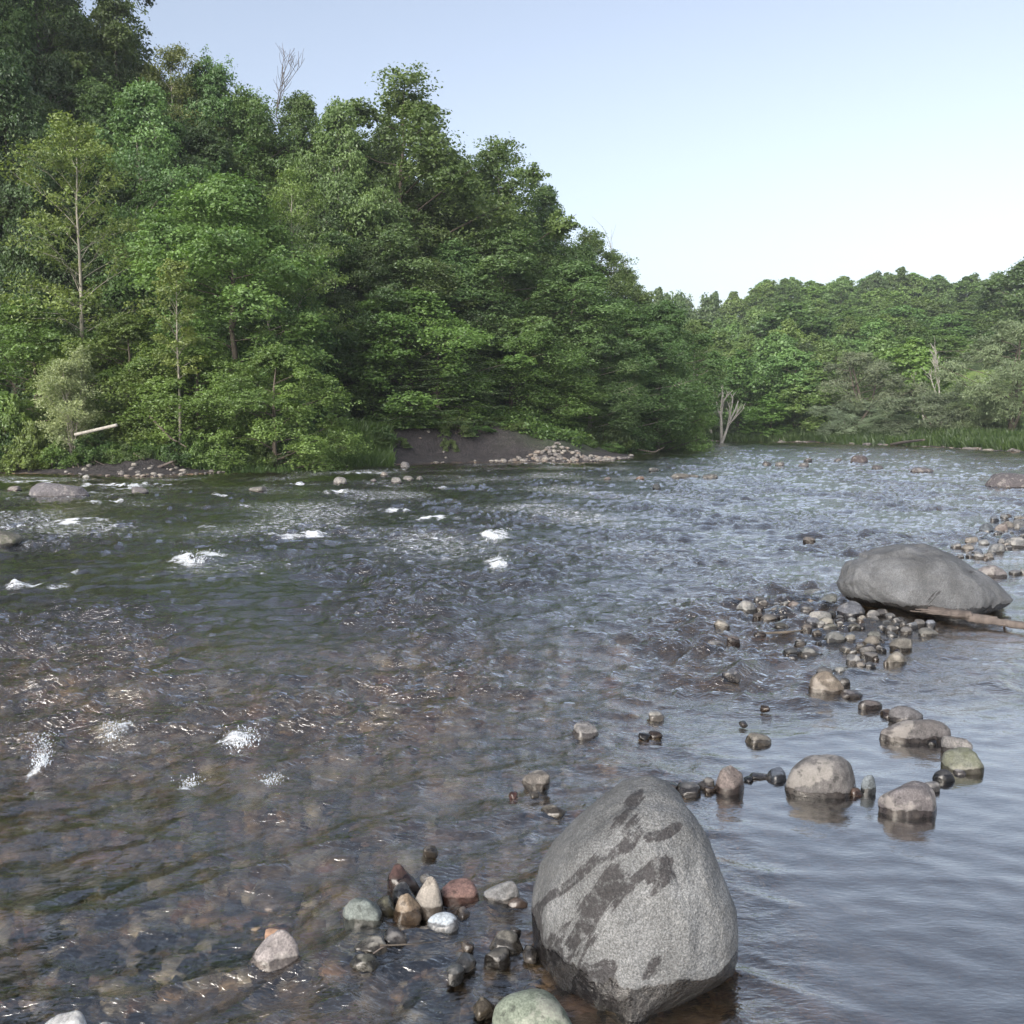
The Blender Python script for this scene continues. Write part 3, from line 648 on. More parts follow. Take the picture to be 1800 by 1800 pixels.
# x0, y0, x1, y1, colour, label, options
HERO = [
 (1257, 1345, 1308, 1391, (.24, .19, .17), 'pointed red-brown rock like a tooth in the stone line', dict(peak=.34, hard=12)),
 (1348, 1339, 1382, 1372, BLU, 'blue-grey egg of a stone leaning on the domed boulder', dict(hard=5)),
 (1190, 1370, 1232, 1396, (.16, .15, .145), 'long grey slab just behind the huge boulder', dict(hard=14, tilt=.25)),
 (1165, 1364, 1192, 1386, (.12, .125, .135), 'dark blocky stone touching the top of the huge boulder', dict(hard=12)),
 (1228, 1366, 1257, 1382, DK, 'black jagged shard beside the pointed red-brown rock', dict(hard=18, peak=.3)),
 (1238, 1380, 1258, 1389, BR, 'small low brown pebble in front of the black shard', {}),
 (1307, 1358, 1323, 1372, DK, 'tiny black angular stone right of the pointed red-brown rock', dict(hard=18)),
 (1320, 1358, 1350, 1366, MG, 'thin grey strip of stone barely clearing the water by the blue-grey egg', {}),
 (1490, 1376, 1515, 1396, (.16, .10, .075), 'small rusty brown stone wedged against the domed boulder', dict(hard=5)),
 (1513, 1362, 1540, 1393, (.22, .245, .26), 'upright pale blue stone standing between the two boulders', dict(hard=7, peak=.3, tilt=-.3)),
 (1594, 1375, 1609, 1387, DK, 'tiny black pebble behind the mauve-grey boulder', {}),
 (1618, 1373, 1653, 1388, (.22, .205, .20), 'low grey wedge behind the mauve-grey boulder', {}),
 (1653, 1313, 1730, 1357, (.24, .24, .19), 'mossy olive-grey rock at the bend of the stone line', dict(mat='m', hard=10, sub=5)),
 (1654, 1293, 1710, 1323, (.25, .23, .22), 'rounded grey rock behind the mossy olive one', dict(sub=5, hard=5)),
 (1674, 1346, 1698, 1360, (.17, .165, .175), 'grey round pebble in front of the mossy olive rock', dict(hard=5)),
 (1640, 1352, 1678, 1370, (.045, .045, .05), 'glossy black stone in front of the mossy olive rock', dict(hard=5)),
 (1628, 1298, 1646, 1307, DK, 'small dark flat pebble left of the rounded grey rock', {}),
 (1546, 1264, 1672, 1303, (.19, .17, .165), 'very long low slab of rock slanting across the shallows', dict(hard=12, ratio=.4, rz=-.45, sub=5)),
 (1562, 1240, 1623, 1271, (.19, .175, .175), 'smooth mauve-grey rock behind the long slab', dict(sub=5, hard=8)),
 (1547, 1235, 1575, 1259, (.10, .07, .055), 'dark brown round stone against the smooth mauve-grey rock', dict(hard=4)),
 (1508, 1230, 1550, 1242, (.13, .11, .11), 'thin dark strip of rock leading to the dark brown stone', dict(ratio=.4, rz=-.3)),
 (1476, 1212, 1515, 1224, (.20, .18, .18), 'flat grey stone at the foot of the big brown block', dict(rz=-.2)),
 (1421, 1178, 1484, 1218, (.23, .185, .145), 'big brown loaf-shaped block standing in bright water', dict(hard=9, sub=5)),
 (1472, 1182, 1495, 1205, (.09, .08, .075), 'dark stone tucked behind the big brown block', {}),
 (1434, 1172, 1464, 1188, (.17, .16, .155), 'grey cap of stone behind the big brown block', {}),
 (1462, 1167, 1486, 1184, (.19, .20, .20), 'topmost greenish grey stone behind the big brown block', {}),
 (1312, 1289, 1357, 1308, (.27, .24, .20), 'lone tan-brown stone with rippling water round it', dict(hard=8)),
 (1268, 1178, 1303, 1191, (.13, .13, .145), 'lone dark stone left of the big brown block', dict(hard=9)),
 (1337, 1238, 1353, 1246, BR, 'tiny brown pebble tip in open bright water', {}),
 (1299, 1265, 1313, 1274, DK, 'tiny dark pebble tip above the lone tan-brown stone', {}),
 (1122, 1274, 1143, 1296, (.05, .045, .045), 'small black square stone in the riffle', dict(hard=16)),
 (1140, 1250, 1167, 1262, (.36, .34, .31), 'small pale stone above the black square one', {}),
 (1007, 1267, 1053, 1296, (.27, .25, .24), 'grey tilted stone washed by the riffle', dict(hard=10, tilt=.3)),
 (1140, 1284, 1163, 1292, BR, 'flat brown pebble beside the black square stone', {}),
 (1238, 1126, 1276, 1139, (.17, .165, .16), 'flat olive-grey stone alone left of the cobble cluster', dict(rz=-.2)),
 (1278, 1118, 1301, 1128, (.15, .12, .11), 'small brown hump just above the flat olive-grey stone', {}),
 (1254, 1088, 1283, 1104, (.30, .27, .23), 'small tan stone with a notched end left of the cluster', dict(hard=12)),
 (917, 1346, 967, 1385, (.20, .175, .155), 'brown rough rock in the riffle behind the huge boulder', dict(hard=14, sub=5)),
 (896, 1384, 910, 1398, (.36, .16, .12), 'tiny brick-red pebble in the riffle', {}),
 (932, 1387, 948, 1399, (.33, .30, .25), 'tiny tan pebble beside the brick-red one', {}),
 (951, 1414, 996, 1433, (.20, .175, .14), 'flat olive-brown stone just behind the huge boulder', dict(hard=10)),
 (743, 1484, 768, 1500, (.10, .075, .045), 'small dark amber stone awash in the riffle', {}),
 (441, 1634, 527, 1700, (.42, .365, .345), 'lone pinkish rock with dark spots ringed by still water', dict(hard=8, sub=6, peak=.15, sink=.25)),
 (602, 1572, 674, 1628, (.24, .265, .24), 'greenish grey round rock with a dark wet underside', dict(hard=6, sub=5)),
 (662, 1565, 692, 1603, (.30, .27, .17), 'yellowish blocky stone beside the greenish round rock', dict(hard=10, ratio=.7)),
 (690, 1549, 727, 1583, (.075, .075, .08), 'charcoal stone behind the brown pyramid', {}),
 (683, 1519, 727, 1553, (.11, .055, .045), 'wet dark red pyramid stone at the back of the heap', dict(peak=.4, hard=12)),
 (739, 1528, 759, 1548, (.66, .64, .60), 'small white stone perched behind the tall tan stone', dict(hard=6)),
 (727, 1540, 779, 1602, (.40, .345, .29), 'tall tan egg-shaped stone in the middle of the heap', dict(hard=5, sub=5, peak=.25)),
 (694, 1568, 742, 1612, (.33, .24, .16), 'amber pyramid stone with a wet skirt', dict(peak=.42, hard=9)),
 (773, 1543, 842, 1585, (.31, .18, .15), 'brick-pink oval cobble beside the tall tan stone', dict(hard=4.5, sub=5)),
 (850, 1543, 915, 1589, (.27, .265, .265), 'long grey tilted cobble with a dark wet end', dict(hard=6, tilt=-.35, ratio=.6, sub=5)),
 (890, 1574, 926, 1590, (.17, .09, .07), 'flat rust-red stone under the long grey cobble', {}),
 (751, 1603, 807, 1635, (.66, .71, .75), 'bluish white oval cobble below the tall tan stone', dict(hard=5, sub=5)),
 (803, 1588, 826, 1612, (.22, .185, .155), 'small drab stone below the brick-pink cobble', {}),
 (674, 1629, 716, 1658, (.085, .08, .085), 'dark slaty stone below the greenish round rock', dict(hard=12)),
 (622, 1646, 680, 1678, (.23, .215, .18), 'tan and black blocky rock with sticks caught on it', dict(hard=12, sub=5)),
 (616, 1676, 665, 1699, (.12, .115, .09), 'dark olive slab under the tan and black blocky rock', dict(hard=12)),
 (800, 1666, 833, 1699, (.24, .245, .24), 'rounded grey stone above the black and white one', dict(hard=6)),
 (810, 1656, 833, 1668, (.24, .20, .16), 'small brown flat stone on top of the rounded grey one', {}),
 (786, 1688, 817, 1719, (.12, .125, .125), 'black stone with a white scar', dict(hard=10)),
 (865, 1634, 914, 1667, (.20, .185, .16), 'angular brown and black stone near the huge boulder', dict(hard=14, peak=.3)),
 (896, 1629, 915, 1641, (.11, .105, .105), 'little dark fin of stone behind the angular brown one', dict(hard=14)),
 (852, 1664, 896, 1690, (.085, .078, .07), 'long dark shard lying left of the huge boulder', dict(hard=14, ratio=.35, rz=-.6)),
 (920, 1645, 946, 1685, (.21, .195, .175), 'oval drab stone touching the left side of the huge boulder', dict(hard=5, ratio=1.2)),
 (835, 1750, 866, 1783, (.35, .30, .22), 'cream and dark stone tucked left of the pale green boulder', dict(hard=8, peak=.2)),
 (68, 1776, 158, 1835, (.66, .66, .65), 'large white stone at the bottom edge', dict(hard=5, sub=5, ratio=.7)),
 (157, 1786, 208, 1835, (.48, .46, .42), 'off-white spotted stone beside the large white one', dict(hard=6, sub=5)),
 (1721, 916, 1747, 934, (.13, .145, .165), 'dark blue-grey block at the tip of the gravel bar', dict(hard=8)),
 (1747, 919, 1772, 934, (.20, .16, .145), 'brown stone beside the dark blue-grey block', {}),
 (1765, 943, 1806, 961, (.26, .255, .25), 'biggest grey rock of the gravel bar with layered bands', dict(sub=5)),
 (1712, 993, 1771, 1014, (.27, .24, .23), 'wide pinkish grey rock behind the broad humped boulder', dict(sub=5, ratio=.6)),
 (1495, 800, 1526, 811, (.11, .085, .085), 'dark rust-brown rock far out in the river', dict(hard=6)),
 (1413, 805, 1428, 811, (.07, .065, .07), 'small dark rock left of the rust-brown one far out', {}),
 (1403, 813, 1422, 820, (.14, .13, .13), 'low grey rock below the small dark one far out', {}),
 (1362, 811, 1379, 818, (.17, .165, .16), 'low pale-topped rock far out in the river', {}),
 (1340, 810, 1357, 817, (.09, .085, .085), 'low dark rock far out beside the pale-topped one', {}),
 (1532, 817, 1553, 824, (.13, .12, .12), 'flat dark rock right of the rust-brown one far out', {}),
 (1179, 832, 1213, 839, (.17, .155, .135), 'long flat brown rock off the wooded point', dict(ratio=.5)),
 (1207, 834, 1231, 839, (.15, .14, .125), 'flat brown rock joined to the long one off the wooded point', dict(ratio=.5)),
 (1234, 833, 1262, 840, (.13, .125, .12), 'flat dark rock right of the two brown ones', dict(ratio=.5)),
 (1147, 849, 1162, 859, (.08, .085, .09), 'small round black rock in the riffle off the point', {}),
 (1117, 837, 1133, 843, (.25, .17, .13), 'small orange-brown rock off the point', {}),
 (1062, 838, 1074, 843, (.24, .20, .18), 'small pinkish rock off the stone spit', {}),
 (1140, 822, 1159, 828, (.10, .10, .10), 'thin dark rock nearest the wooded point', {}),
 (1466, 805, 1480, 810, (.15, .14, .14), 'sliver of rock left of the rust-brown one far out', {}),
 (1411, 943, 1434, 951, (.16, .14, .13), 'lone brown hump of rock between boulder and rapids', {}),
 (1600, 821, 1641, 829, (.16, .145, .15), 'low mauve rock in front of the far right boulder', dict(ratio=.5)),
 (13, 854, 38, 862, (.28, .24, .22), 'small pinkish rock left of the flat-topped boulder', {}),
 (231, 855, 262, 866, (.20, .18, .18), 'low mauve rock right of the flat-topped boulder', {}),
 (145, 832, 158, 840, (.46, .44, .40), 'small white stone at the foot of the root tangle', {}),
 (586, 838, 610, 849, (.36, .33, .30), 'pale pinkish rock in the far rapids', {}),
 (437, 855, 469, 863, (.24, .22, .19), 'smooth drab hump in the far rapids', {}),
 (669, 825, 682, 835, (.26, .23, .20), 'brown rock in the slick under the dark bank', {}),
 (688, 838, 706, 848, (.28, .26, .24), 'larger of the rocks below the slick', {}),
 (708, 836, 727, 843, (.24, .22, .20), 'flat middle rock below the slick', {}),
 (732, 837, 744, 843, (.24, .22, .20), 'smallest rock below the slick', {}),
 (651, 841, 662, 846, (.20, .18, .17), 'tiny rock left of the larger one below the slick', {}),
 (704, 806, 720, 818, (.27, .25, .24), 'roundest rock standing on the dark bank shore', dict(base=.08)),
]
for x0, y0, x1, y1, col, lab, op in HERO:
    op = dict(op)
    if op.get('mat') == 'm': op['mat'] = M_MOSS
    add_rock('rock' if (x1 - x0) > 34 else 'stone', (x0, y0, x1, y1), col, lab, 'rock' if (x1 - x0) > 34 else 'stone', **op)

# cobble cluster between the line of stones and the humped boulder: box, colour, word for shape
CL = [
 (1294, 1055, 1330, 1074, LG, 'pale squarish'), (1327, 1063, 1342, 1072, DB, 'dark brown'), (1325, 1047, 1348, 1057, MG, 'grey capped'), (1333, 1053, 1349, 1062, WARM, 'drab low'),
 (1288, 1051, 1305, 1057, BR, 'brown sliver'), (1353, 1066, 1370, 1076, DB, 'dark round'), (1367, 1068, 1381, 1078, BR, 'red-brown'), (1357, 1057, 1372, 1065, BLU, 'small bluish'),
 (1373, 1055, 1389, 1065, LG, 'pale flat'), (1383, 1057, 1407, 1068, (.16, .11, .095), 'red-brown blocky'), (1389, 1049, 1417, 1056, DK, 'black flat'), (1413, 1035, 1464, 1050, (.23, .235, .225), 'long flat greenish grey'),
 (1417, 1049, 1434, 1061, BR, 'brown domed'), (1439, 1043, 1472, 1061, (.24, .245, .23), 'grey hump-backed'), (1471, 1056, 1521, 1080, (.17, .175, .20), 'blue-grey oval'), (1492, 1071, 1518, 1080, (.30, .28, .25), 'thin pale'),
 (1455, 1069, 1470, 1080, (.10, .10, .095), 'dark grey'), (1407, 1065, 1430, 1074, MG, 'low mottled'), (1393, 1067, 1409, 1072, RED, 'thin reddish'), (1323, 1075, 1343, 1088, DB, 'dark chestnut'),
 (1335, 1079, 1366, 1093, WARM, 'tan-grey'), (1367, 1078, 1385, 1087, DK, 'dark flat'), (1361, 1094, 1388, 1104, (.12, .11, .09), 'dark lens-shaped'), (1326, 1110, 1347, 1116, BR, 'flat brown'),
 (1417, 1068, 1462, 1094, (.36, .345, .32), 'largest pale'), (1417, 1083, 1442, 1098, (.22, .225, .25), 'bluish wedge'), (1439, 1076, 1466, 1098, (.27, .25, .20), 'tan leaning'), (1434, 1091, 1452, 1101, LG, 'light flat'),
 (1445, 1096, 1473, 1107, (.25, .235, .19), 'thin tan'), (1408, 1095, 1428, 1108, (.22, .185, .16), 'brownish squat'), (1427, 1101, 1446, 1117, (.20, .17, .14), 'brown knobbly'), (1448, 1110, 1486, 1127, (.28, .275, .26), 'broad flat grey'),
 (1483, 1115, 1504, 1127, (.13, .115, .09), 'dark olive'), (1397, 1123, 1418, 1131, MG, 'grey sliver'), (1433, 1126, 1444, 1131, MG, 'tiny grey'), (1377, 1138, 1410, 1150, (.10, .10, .10), 'dark tapering slab'),
 (1406, 1137, 1440, 1153, (.16, .17, .17), 'slate grey'), (1385, 1150, 1402, 1157, (.15, .145, .145), 'low slate'), (1439, 1146, 1448, 1152, DB, 'tiny brown'), (1475, 1137, 1500, 1146, (.27, .25, .22), 'flat tan'),
 (1492, 1141, 1506, 1148, (.28, .265, .24), 'small tan'), (1487, 1147, 1515, 1165, (.21, .21, .22), 'triangular blue-grey'), (1501, 1162, 1520, 1174, (.085, .06, .045), 'very dark brown'), (1504, 1130, 1521, 1139, (.19, .18, .175), 'grey lens'),
 (1524, 1109, 1550, 1122, (.25, .245, .22), 'tall grey-green'), (1516, 1117, 1548, 1133, (.29, .25, .205), 'peach-tan'), (1547, 1118, 1561, 1128, (.13, .125, .13), 'small slate'), (1547, 1125, 1557, 1131, (.10, .09, .09), 'tiny dark'),
 (1563, 1120, 1604, 1142, (.23, .21, .185), 'large brown-grey wedge'), (1571, 1135, 1582, 1146, (.10, .09, .11), 'plum-dark round'), (1521, 1131, 1541, 1138, (.22, .19, .18), 'thin pinkish'), (1538, 1131, 1558, 1143, (.13, .125, .125), 'dark pointed'),
 (1511, 1136, 1542, 1149, (.23, .215, .205), 'broad low grey'), (1519, 1146, 1545, 1157, (.22, .20, .19), 'low pinkish grey'), (1534, 1155, 1546, 1160, BR, 'tiny brown flat'), (1558, 1143, 1594, 1168, (.28, .245, .20), 'tan-topped pyramid'),
 (1553, 1160, 1570, 1167, (.18, .13, .10), 'rusty flat'), (1520, 1163, 1539, 1173, (.11, .11, .12), 'dark broken'), (1522, 1070, 1547, 1085, (.21, .20, .195), 'smooth grey-brown'), (1538, 1070, 1562, 1081, (.11, .10, .10), 'dark humped'),
 (1527, 1082, 1547, 1093, (.23, .22, .21), 'rounded grey'), (1527, 1089, 1541, 1098, (.17, .14, .12), 'small umber'), (1506, 1079, 1523, 1090, (.20, .17, .135), 'khaki'), (1488, 1081, 1507, 1096, (.27, .27, .265), 'clean grey'),
 (1506, 1088, 1520, 1097, (.25, .17, .11), 'orange-brown'), (1491, 1096, 1513, 1105, (.13, .12, .10), 'dark wet'), (1512, 1096, 1521, 1104, DB, 'small chestnut'), (1470, 1080, 1484, 1087, MG, 'little grey'), (1467, 1086, 1486, 1092, (.15, .145, .15), 'flat slate'),
 (1470, 1091, 1484, 1099, LG, 'little pale'), (1555, 1077, 1575, 1087, (.17, .165, .165), 'mottled grey'), (1574, 1076, 1591, 1091, (.28, .275, .27), 'upright pale grey'), (1566, 1084, 1584, 1095, (.21, .21, .21), 'mid grey'),
 (1543, 1090, 1574, 1099, (.27, .27, .25), 'pale slab-like'), (1542, 1096, 1559, 1107, (.19, .19, .19), 'dull grey'), (1556, 1099, 1579, 1111, (.29, .27, .25), 'pale triangular'), (1571, 1096, 1584, 1105, (.16, .14, .12), 'umber'),
 (1582, 1100, 1604, 1112, (.24, .225, .215), 'ringed grey'), (1558, 1109, 1578, 1119, (.18, .18, .175), 'lichened'), (1581, 1092, 1596, 1100, (.19, .18, .17), 'small drab'), (1592, 1091, 1614, 1104, (.21, .22, .24), 'bluish mottled'),
 (1606, 1087, 1626, 1099, (.23, .21, .195), 'warm grey'), (1625, 1087, 1645, 1099, (.36, .37, .41), 'white-blue'), (1614, 1103, 1650, 1117, (.25, .235, .21), 'wide sandy'),
]
LAND = {'the blue-grey oval stone': (1496, 1068), 'the largest pale stone': (1440, 1080), 'the driftwood tip': (1625, 1078), 'the large brown-grey wedge': (1583, 1131), 'the triangular blue-grey stone': (1500, 1156),
        'the tapering slab': (1393, 1145), 'the pale squarish stone': (1312, 1064), 'the tan-topped pyramid': (1575, 1156), 'the white-blue stone': (1635, 1093), 'the broad flat grey stone': (1467, 1118), 'the long flat greenish stone': (1438, 1042)}
used = set()
for x0, y0, x1, y1, col, w in CL:
    cx, cy = (x0 + x1) / 2, (y0 + y1) / 2
    cand = sorted(((cx - a) ** 2 + 4 * (cy - b) ** 2, k, a, b) for k, (a, b) in LAND.items() if (cx - a) ** 2 + (cy - b) ** 2 > 60)
    lab = w + ' stone in the cobble cluster'
    for d, k, a, b in cand:
        rel = ('left of' if cx < a else 'right of') if abs(cx - a) > 1.3 * abs(cy - b) else ('behind' if cy < b else 'in front of')
        l2 = f'{w} cobble {rel} {k} in the cluster'
        if l2 not in used: lab = l2; break
    used.add(lab)
    add_rock('cobble', (x0, y0, x1, y1), tuple(c * .8 for c in col), lab, 'cobble', group='cobbles clustered before the humped boulder', hard=6 + (x0 * 7 + y0) % 7, base=0.0)

# gravel bar on the right
BAR = [(1758, 916, 1783, 926, WARM), (1779, 912, 1806, 922, MG), (1782, 920, 1808, 931, MG), (1696, 943, 1721, 953, WARM), (1720, 943, 1738, 949, DB), (1718, 948, 1739, 956, LG), (1753, 944, 1769, 954, MG),
 (1737, 955, 1766, 967, GREY), (1765, 956, 1779, 964, MG), (1671, 955, 1690, 962, MG), (1689, 957, 1713, 965, WARM), (1708, 963, 1728, 972, BLU), (1711, 968, 1731, 979, GREY), (1735, 961, 1751, 972, GREY), (1729, 970, 1747, 980, WARM),
 (1679, 974, 1695, 980, MG), (1727, 978, 1738, 984, BR), (1697, 973, 1712, 979, MG), (1773, 1001, 1794, 1008, MG), (1791, 1000, 1808, 1007, GREY), (1768, 900, 1775, 904, DB), (1766, 903, 1779, 908, DB), (1778, 897, 1792, 900, MG), (1786, 905, 1797, 910, GREY), (1753, 932, 1761, 944, WARM)]
r_ = np.random.default_rng(5)
for i in range(34):
    x = r_.uniform(1742, 1812); y = r_.uniform(925, 982) if r_.random() < .8 else r_.uniform(905, 925); w = r_.uniform(6, 15)
    if y > 962 and x > 1770: continue
    BAR.append((x - w / 2, y - w * .42, x + w / 2, y, [GREY, MG, LG, WARM, BLU][r_.integers(5)]))
cw = {GREY: 'grey', MG: 'mid-grey', LG: 'pale', WARM: 'warm drab', BLU: 'bluish', BR: 'brown', DB: 'dark brown'}
for i, (x0, y0, x1, y1, col) in enumerate(BAR):
    add_rock('cobble', (x0, y0, x1, y1), col, f'{cw[col]} cobble on the gravel bar beyond the broad humped boulder', 'cobble', group=f'{cw[col]} cobbles of the gravel bar', sub=3, hard=6 + i % 5)

# small stones along the far shores and on the spit: a few source stones, copied
SRC = []
for k in range(10):
    S, Fq = rock_shape(500 + k, 2, 8 + k % 5)
    SRC.append(mesh_from('shore_stone', S * np.array([1, .75 + .05 * (k % 4), .6]), Fq, [M_STONE], {'stain': np.ones(len(S))}, True))
def small_stone(name, x, y, z, w, col, label, cat, group, rz=None, sq=1.0):
    o = link(name, SRC[int(RNG.integers(len(SRC)))]); o.location = (x, y, z)
    o.scale = (w / 2, w / 2 * RNG.uniform(.8, 1.1), w / 2 * RNG.uniform(.75, 1.1) * sq); o.rotation_euler = (RNG.uniform(-.3, .3), RNG.uniform(-.3, .3), RNG.uniform(0, 6.28))
    o.color = (*[v * .50 for v in col], 1); tag(o, label, cat, group); return o
cols = [(.33, .31, .28), (.27, .25, .24), (.22, .20, .19), (.40, .37, .33), (.30, .25, .21), (.18, .17, .17)]
for i in range(230):     # the stone spit
    t = RNG.random() ** .7; px = 860 + 250 * t
    py = 811 - RNG.random() ** 1.1 * (2 + 24 * sstep(860, 1010, px) * (1 - .75 * sstep(1040, 1112, px)))
    g = ground_pt(px, py); w_l = np.interp(px, [860, 960, 1050, 1104, 1112], [812, 813, 812, 806, 800])
    Yw = ground_pt(px, w_l)[1]; Yy = Yw + max(0, (w_l - py)) / 24 * 2.6; g = np.array([(px - 900) / F_PX * Yy / 1.0, Yy, 0]); w = RNG.uniform(.12, .36) * (1.25 if RNG.random() < .12 else 1)
    small_stone('shore_stone', g[0], g[1], max(gz(g[0], g[1]), 0) + .06 * w, w, cols[RNG.integers(6)], 'pale stone heaped on the spit below the dark bank', 'stone', 'pale stones of the spit')
for i in range(75):      # sprinkled along the left shore
    px = RNG.uniform(100, 860) if i % 3 else RNG.uniform(215, 420); wl = np.interp(px, [0, 120, 260, 400, 520, 640, 760, 860], [832, 834, 838, 830, 824, 819, 814, 812])
    g = ground_pt(px, wl + RNG.uniform(-5, 1)); w = RNG.uniform(.10, .34)
    small_stone('shore_stone', g[0], g[1], max(gz(g[0], g[1]), 0) + .05 * w, w, cols[RNG.integers(6)], 'grey stone on the waterline under the left wood', 'stone', 'stones along the left waterline')
for i in range(70):      # far shore
    px = RNG.uniform(1215, 1800); wl = np.interp(px, [1215, 1320, 1430, 1540, 1640, 1720, 1800], [775.5, 776.5, 778.5, 782, 786.5, 791, 796])
    g = ground_pt(px, wl - RNG.uniform(-.6, 2.2)); w = RNG.uniform(.25, 1.0)
    small_stone('shore_stone', g[0], g[1], max(gz(g[0], g[1]), 0), w, [c * .75 for c in cols[RNG.integers(6)]], 'dull stone on the waterline of the far meadow bank', 'stone', 'stones along the far waterline', sq=.7)

# cobbles lying under the shallow water in front
SUBC = [(599, 1627, 638, 1656, (.36, .24, .21), 'pink granite'), (637, 1626, 675, 1648, (.24, .13, .09), 'rust-brown'), (664, 1688, 693, 1714, (.20, .13, .12), 'plum'), (706, 1696, 734, 1729, (.38, .31, .20), 'sandy yellow'),
 (661, 1721, 697, 1745, (.40, .37, .30), 'pale mottled'), (726, 1620, 763, 1647, (.26, .25, .24), 'grey striped'), (781, 1628, 816, 1642, (.34, .29, .22), 'buff'), (810, 1702, 862, 1733, (.09, .08, .11), 'plum-black'),
 (872, 1707, 896, 1731, (.11, .11, .115), 'faceted dark'), (845, 1740, 883, 1757, (.09, .085, .09), 'flat black'), (757, 1705, 788, 1731, (.28, .27, .24), 'pale grey-green'), (715, 1727, 760, 1750, (.16, .11, .11), 'maroon'),
 (580, 1715, 650, 1768, (.24, .18, .12), 'broad brown'), (575, 1612, 612, 1640, (.20, .16, .10), 'olive brown'), (560, 1650, 602, 1680, (.38, .23, .15), 'orange'), (38, 1643, 79, 1671, (.42, .34, .20), 'sand-coloured'), (12, 1683, 70, 1726, (.38, .29, .16), 'ribbed tan'),
 (32, 1703, 102, 1744, (.34, .25, .19), 'long tan'), (135, 1746, 166, 1773, (.46, .31, .16), 'bright orange'), (-20, 1740, 20, 1785, (.26, .09, .07), 'brick red'), (508, 1348, 556, 1372, (.30, .24, .14), 'ochre'), (745, 1655, 790, 1690, (.22, .18, .15), 'drab rounded'),
 (690, 1660, 740, 1690, (.18, .15, .15), 'grey-mauve'), (540, 1445, 690, 1500, (.16, .11, .035), 'large golden-brown'), (350, 1480, 430, 1520, (.26, .16, .05), 'large amber'), (495, 1690, 530, 1712, (.30, .22, .12), 'dull orange'), (465, 1690, 490, 1715, (.35, .33, .26), 'pale chip-like'),
 (860, 1695, 900, 1712, (.17, .17, .18), 'slate'), (905, 1690, 935, 1712, (.15, .15, .16), 'dusky')]
for x0, y0, x1, y1, col, w in SUBC:
    c = ground_pt((x0 + x1) / 2, (y0 + y1) / 2, -.03); ww = (x1 - x0) / F_PX * c[1] * 1.15
    S, Fq = rock_shape(int(abs(x0) * 3 + y0), 4, 7)
    V = S * np.array([ww / 2, ww / 2 * .85, ww * .33])
    me = mesh_from('submerged_cobble', V, Fq, [M_STONE], {'stain': np.ones(len(V))}, True)
    o = link('submerged_cobble', me, loc=(c[0], c[1], -.075 - ww * .33)); o.color = (*[v * .95 for v in col], 1)
    tag(o, f'{w} stone lying just under the shallow water', 'cobble', 'stones under the near shallows')
subcols = [(.30, .22, .14), (.12, .12, .13), (.22, .17, .12), (.32, .30, .25), (.20, .11, .08), (.09, .08, .085), (.26, .25, .24), (.36, .27, .18)]
names = ['tan', 'dark grey', 'brown', 'pale', 'reddish', 'black', 'grey', 'sandy']
cnt = 0
while cnt < 230:
    px, py = RNG.uniform(-60, 935), 1380 + 440 * RNG.random() ** .55
    if px > 880 and py > 1600: continue
    g = ground_pt(px, py, -.1); w = RNG.uniform(.07, .20) * (1 + .5 * (py < 1550)); k = int(RNG.integers(8))
    zb = gz(g[0], g[1])
    small_stone('submerged_cobble', g[0], g[1], min(zb + .10 * w, -.085 - .32 * w), w, [c * 1.9 for c in subcols[k]], f'{names[k]} cobble on the river bed seen through the near water', 'cobble', f'{names[k]} cobbles of the near river bed')
    cnt += 1

# the paved floor of small stones between them: too many to count
r = np.random.default_rng(12); n_ = 5200
yy = 2.7 + 6.5 * r.random(n_) ** 1.3; xx = r.uniform(-.62, .16, n_) * yy; kp = (signed_dist(xx, yy) < -.1); xx, yy = xx[kp], yy[kp]
S0, F0 = rock_shape(900, 1, 8); bagV, bagF, bagA = [], [], []
zz = ground_z(xx, yy); ww = r.uniform(.025, .075, len(xx)) * (1 + .8 * (r.random(len(xx)) < .15)); rot = r.uniform(0, 6.28, len(xx)); cv = r.random(len(xx))
cs, sn = np.cos(rot)[:, None], np.sin(rot)[:, None]; bx, by, bz = S0[:, 0][None] * ww[:, None], S0[:, 1][None] * ww[:, None] * .75, S0[:, 2][None] * ww[:, None] * .5
VV = np.stack([bx * cs - by * sn + xx[:, None], bx * sn + by * cs + yy[:, None], bz + zz[:, None] + .15 * ww[:, None]], -1)
VV[..., 2] = np.minimum(VV[..., 2], -.06)
FF = (F0[None] + (np.arange(len(xx)) * len(S0))[:, None, None]).reshape(-1, 3)
mg2, nt = new_mat('bed_stones'); n = N(nt); geo = n.node('ShaderNodeNewGeometry')
cc = n.ramp(n.attr('v').outputs['Fac'], [(0, (.02, .02, .025)), (.2, (.09, .07, .05)), (.35, (.19, .14, .085)), (.5, (.045, .045, .055)), (.62, (.24, .17, .10)), (.74, (.14, .075, .055)), (.86, (.20, .195, .18)), (1, (.34, .30, .22))])
cc = n.mix(1.0, cc, n.maprange(n.noise(geo.outputs['Position'], 40.0, 4.0, .6).outputs['Fac'], .3, .7, 1.1, 2.8), 'MULTIPLY')
p = n.node('ShaderNodeBsdfPrincipled'); n.link(cc, p.inputs['Base Color']); p.inputs['Roughness'].default_value = .7
o_ = n.node('ShaderNodeOutputMaterial'); n.link(p.outputs[0], o_.inputs['Surface'])
me = mesh_from('bed_gravel', VV.reshape(-1, 3), FF, [mg2], {'v': np.repeat(cv, len(S0))}, True)
tag(link('bed_gravel', me), 'small mixed stones paving the shallow river bed in front', 'gravel', kind='stuff')

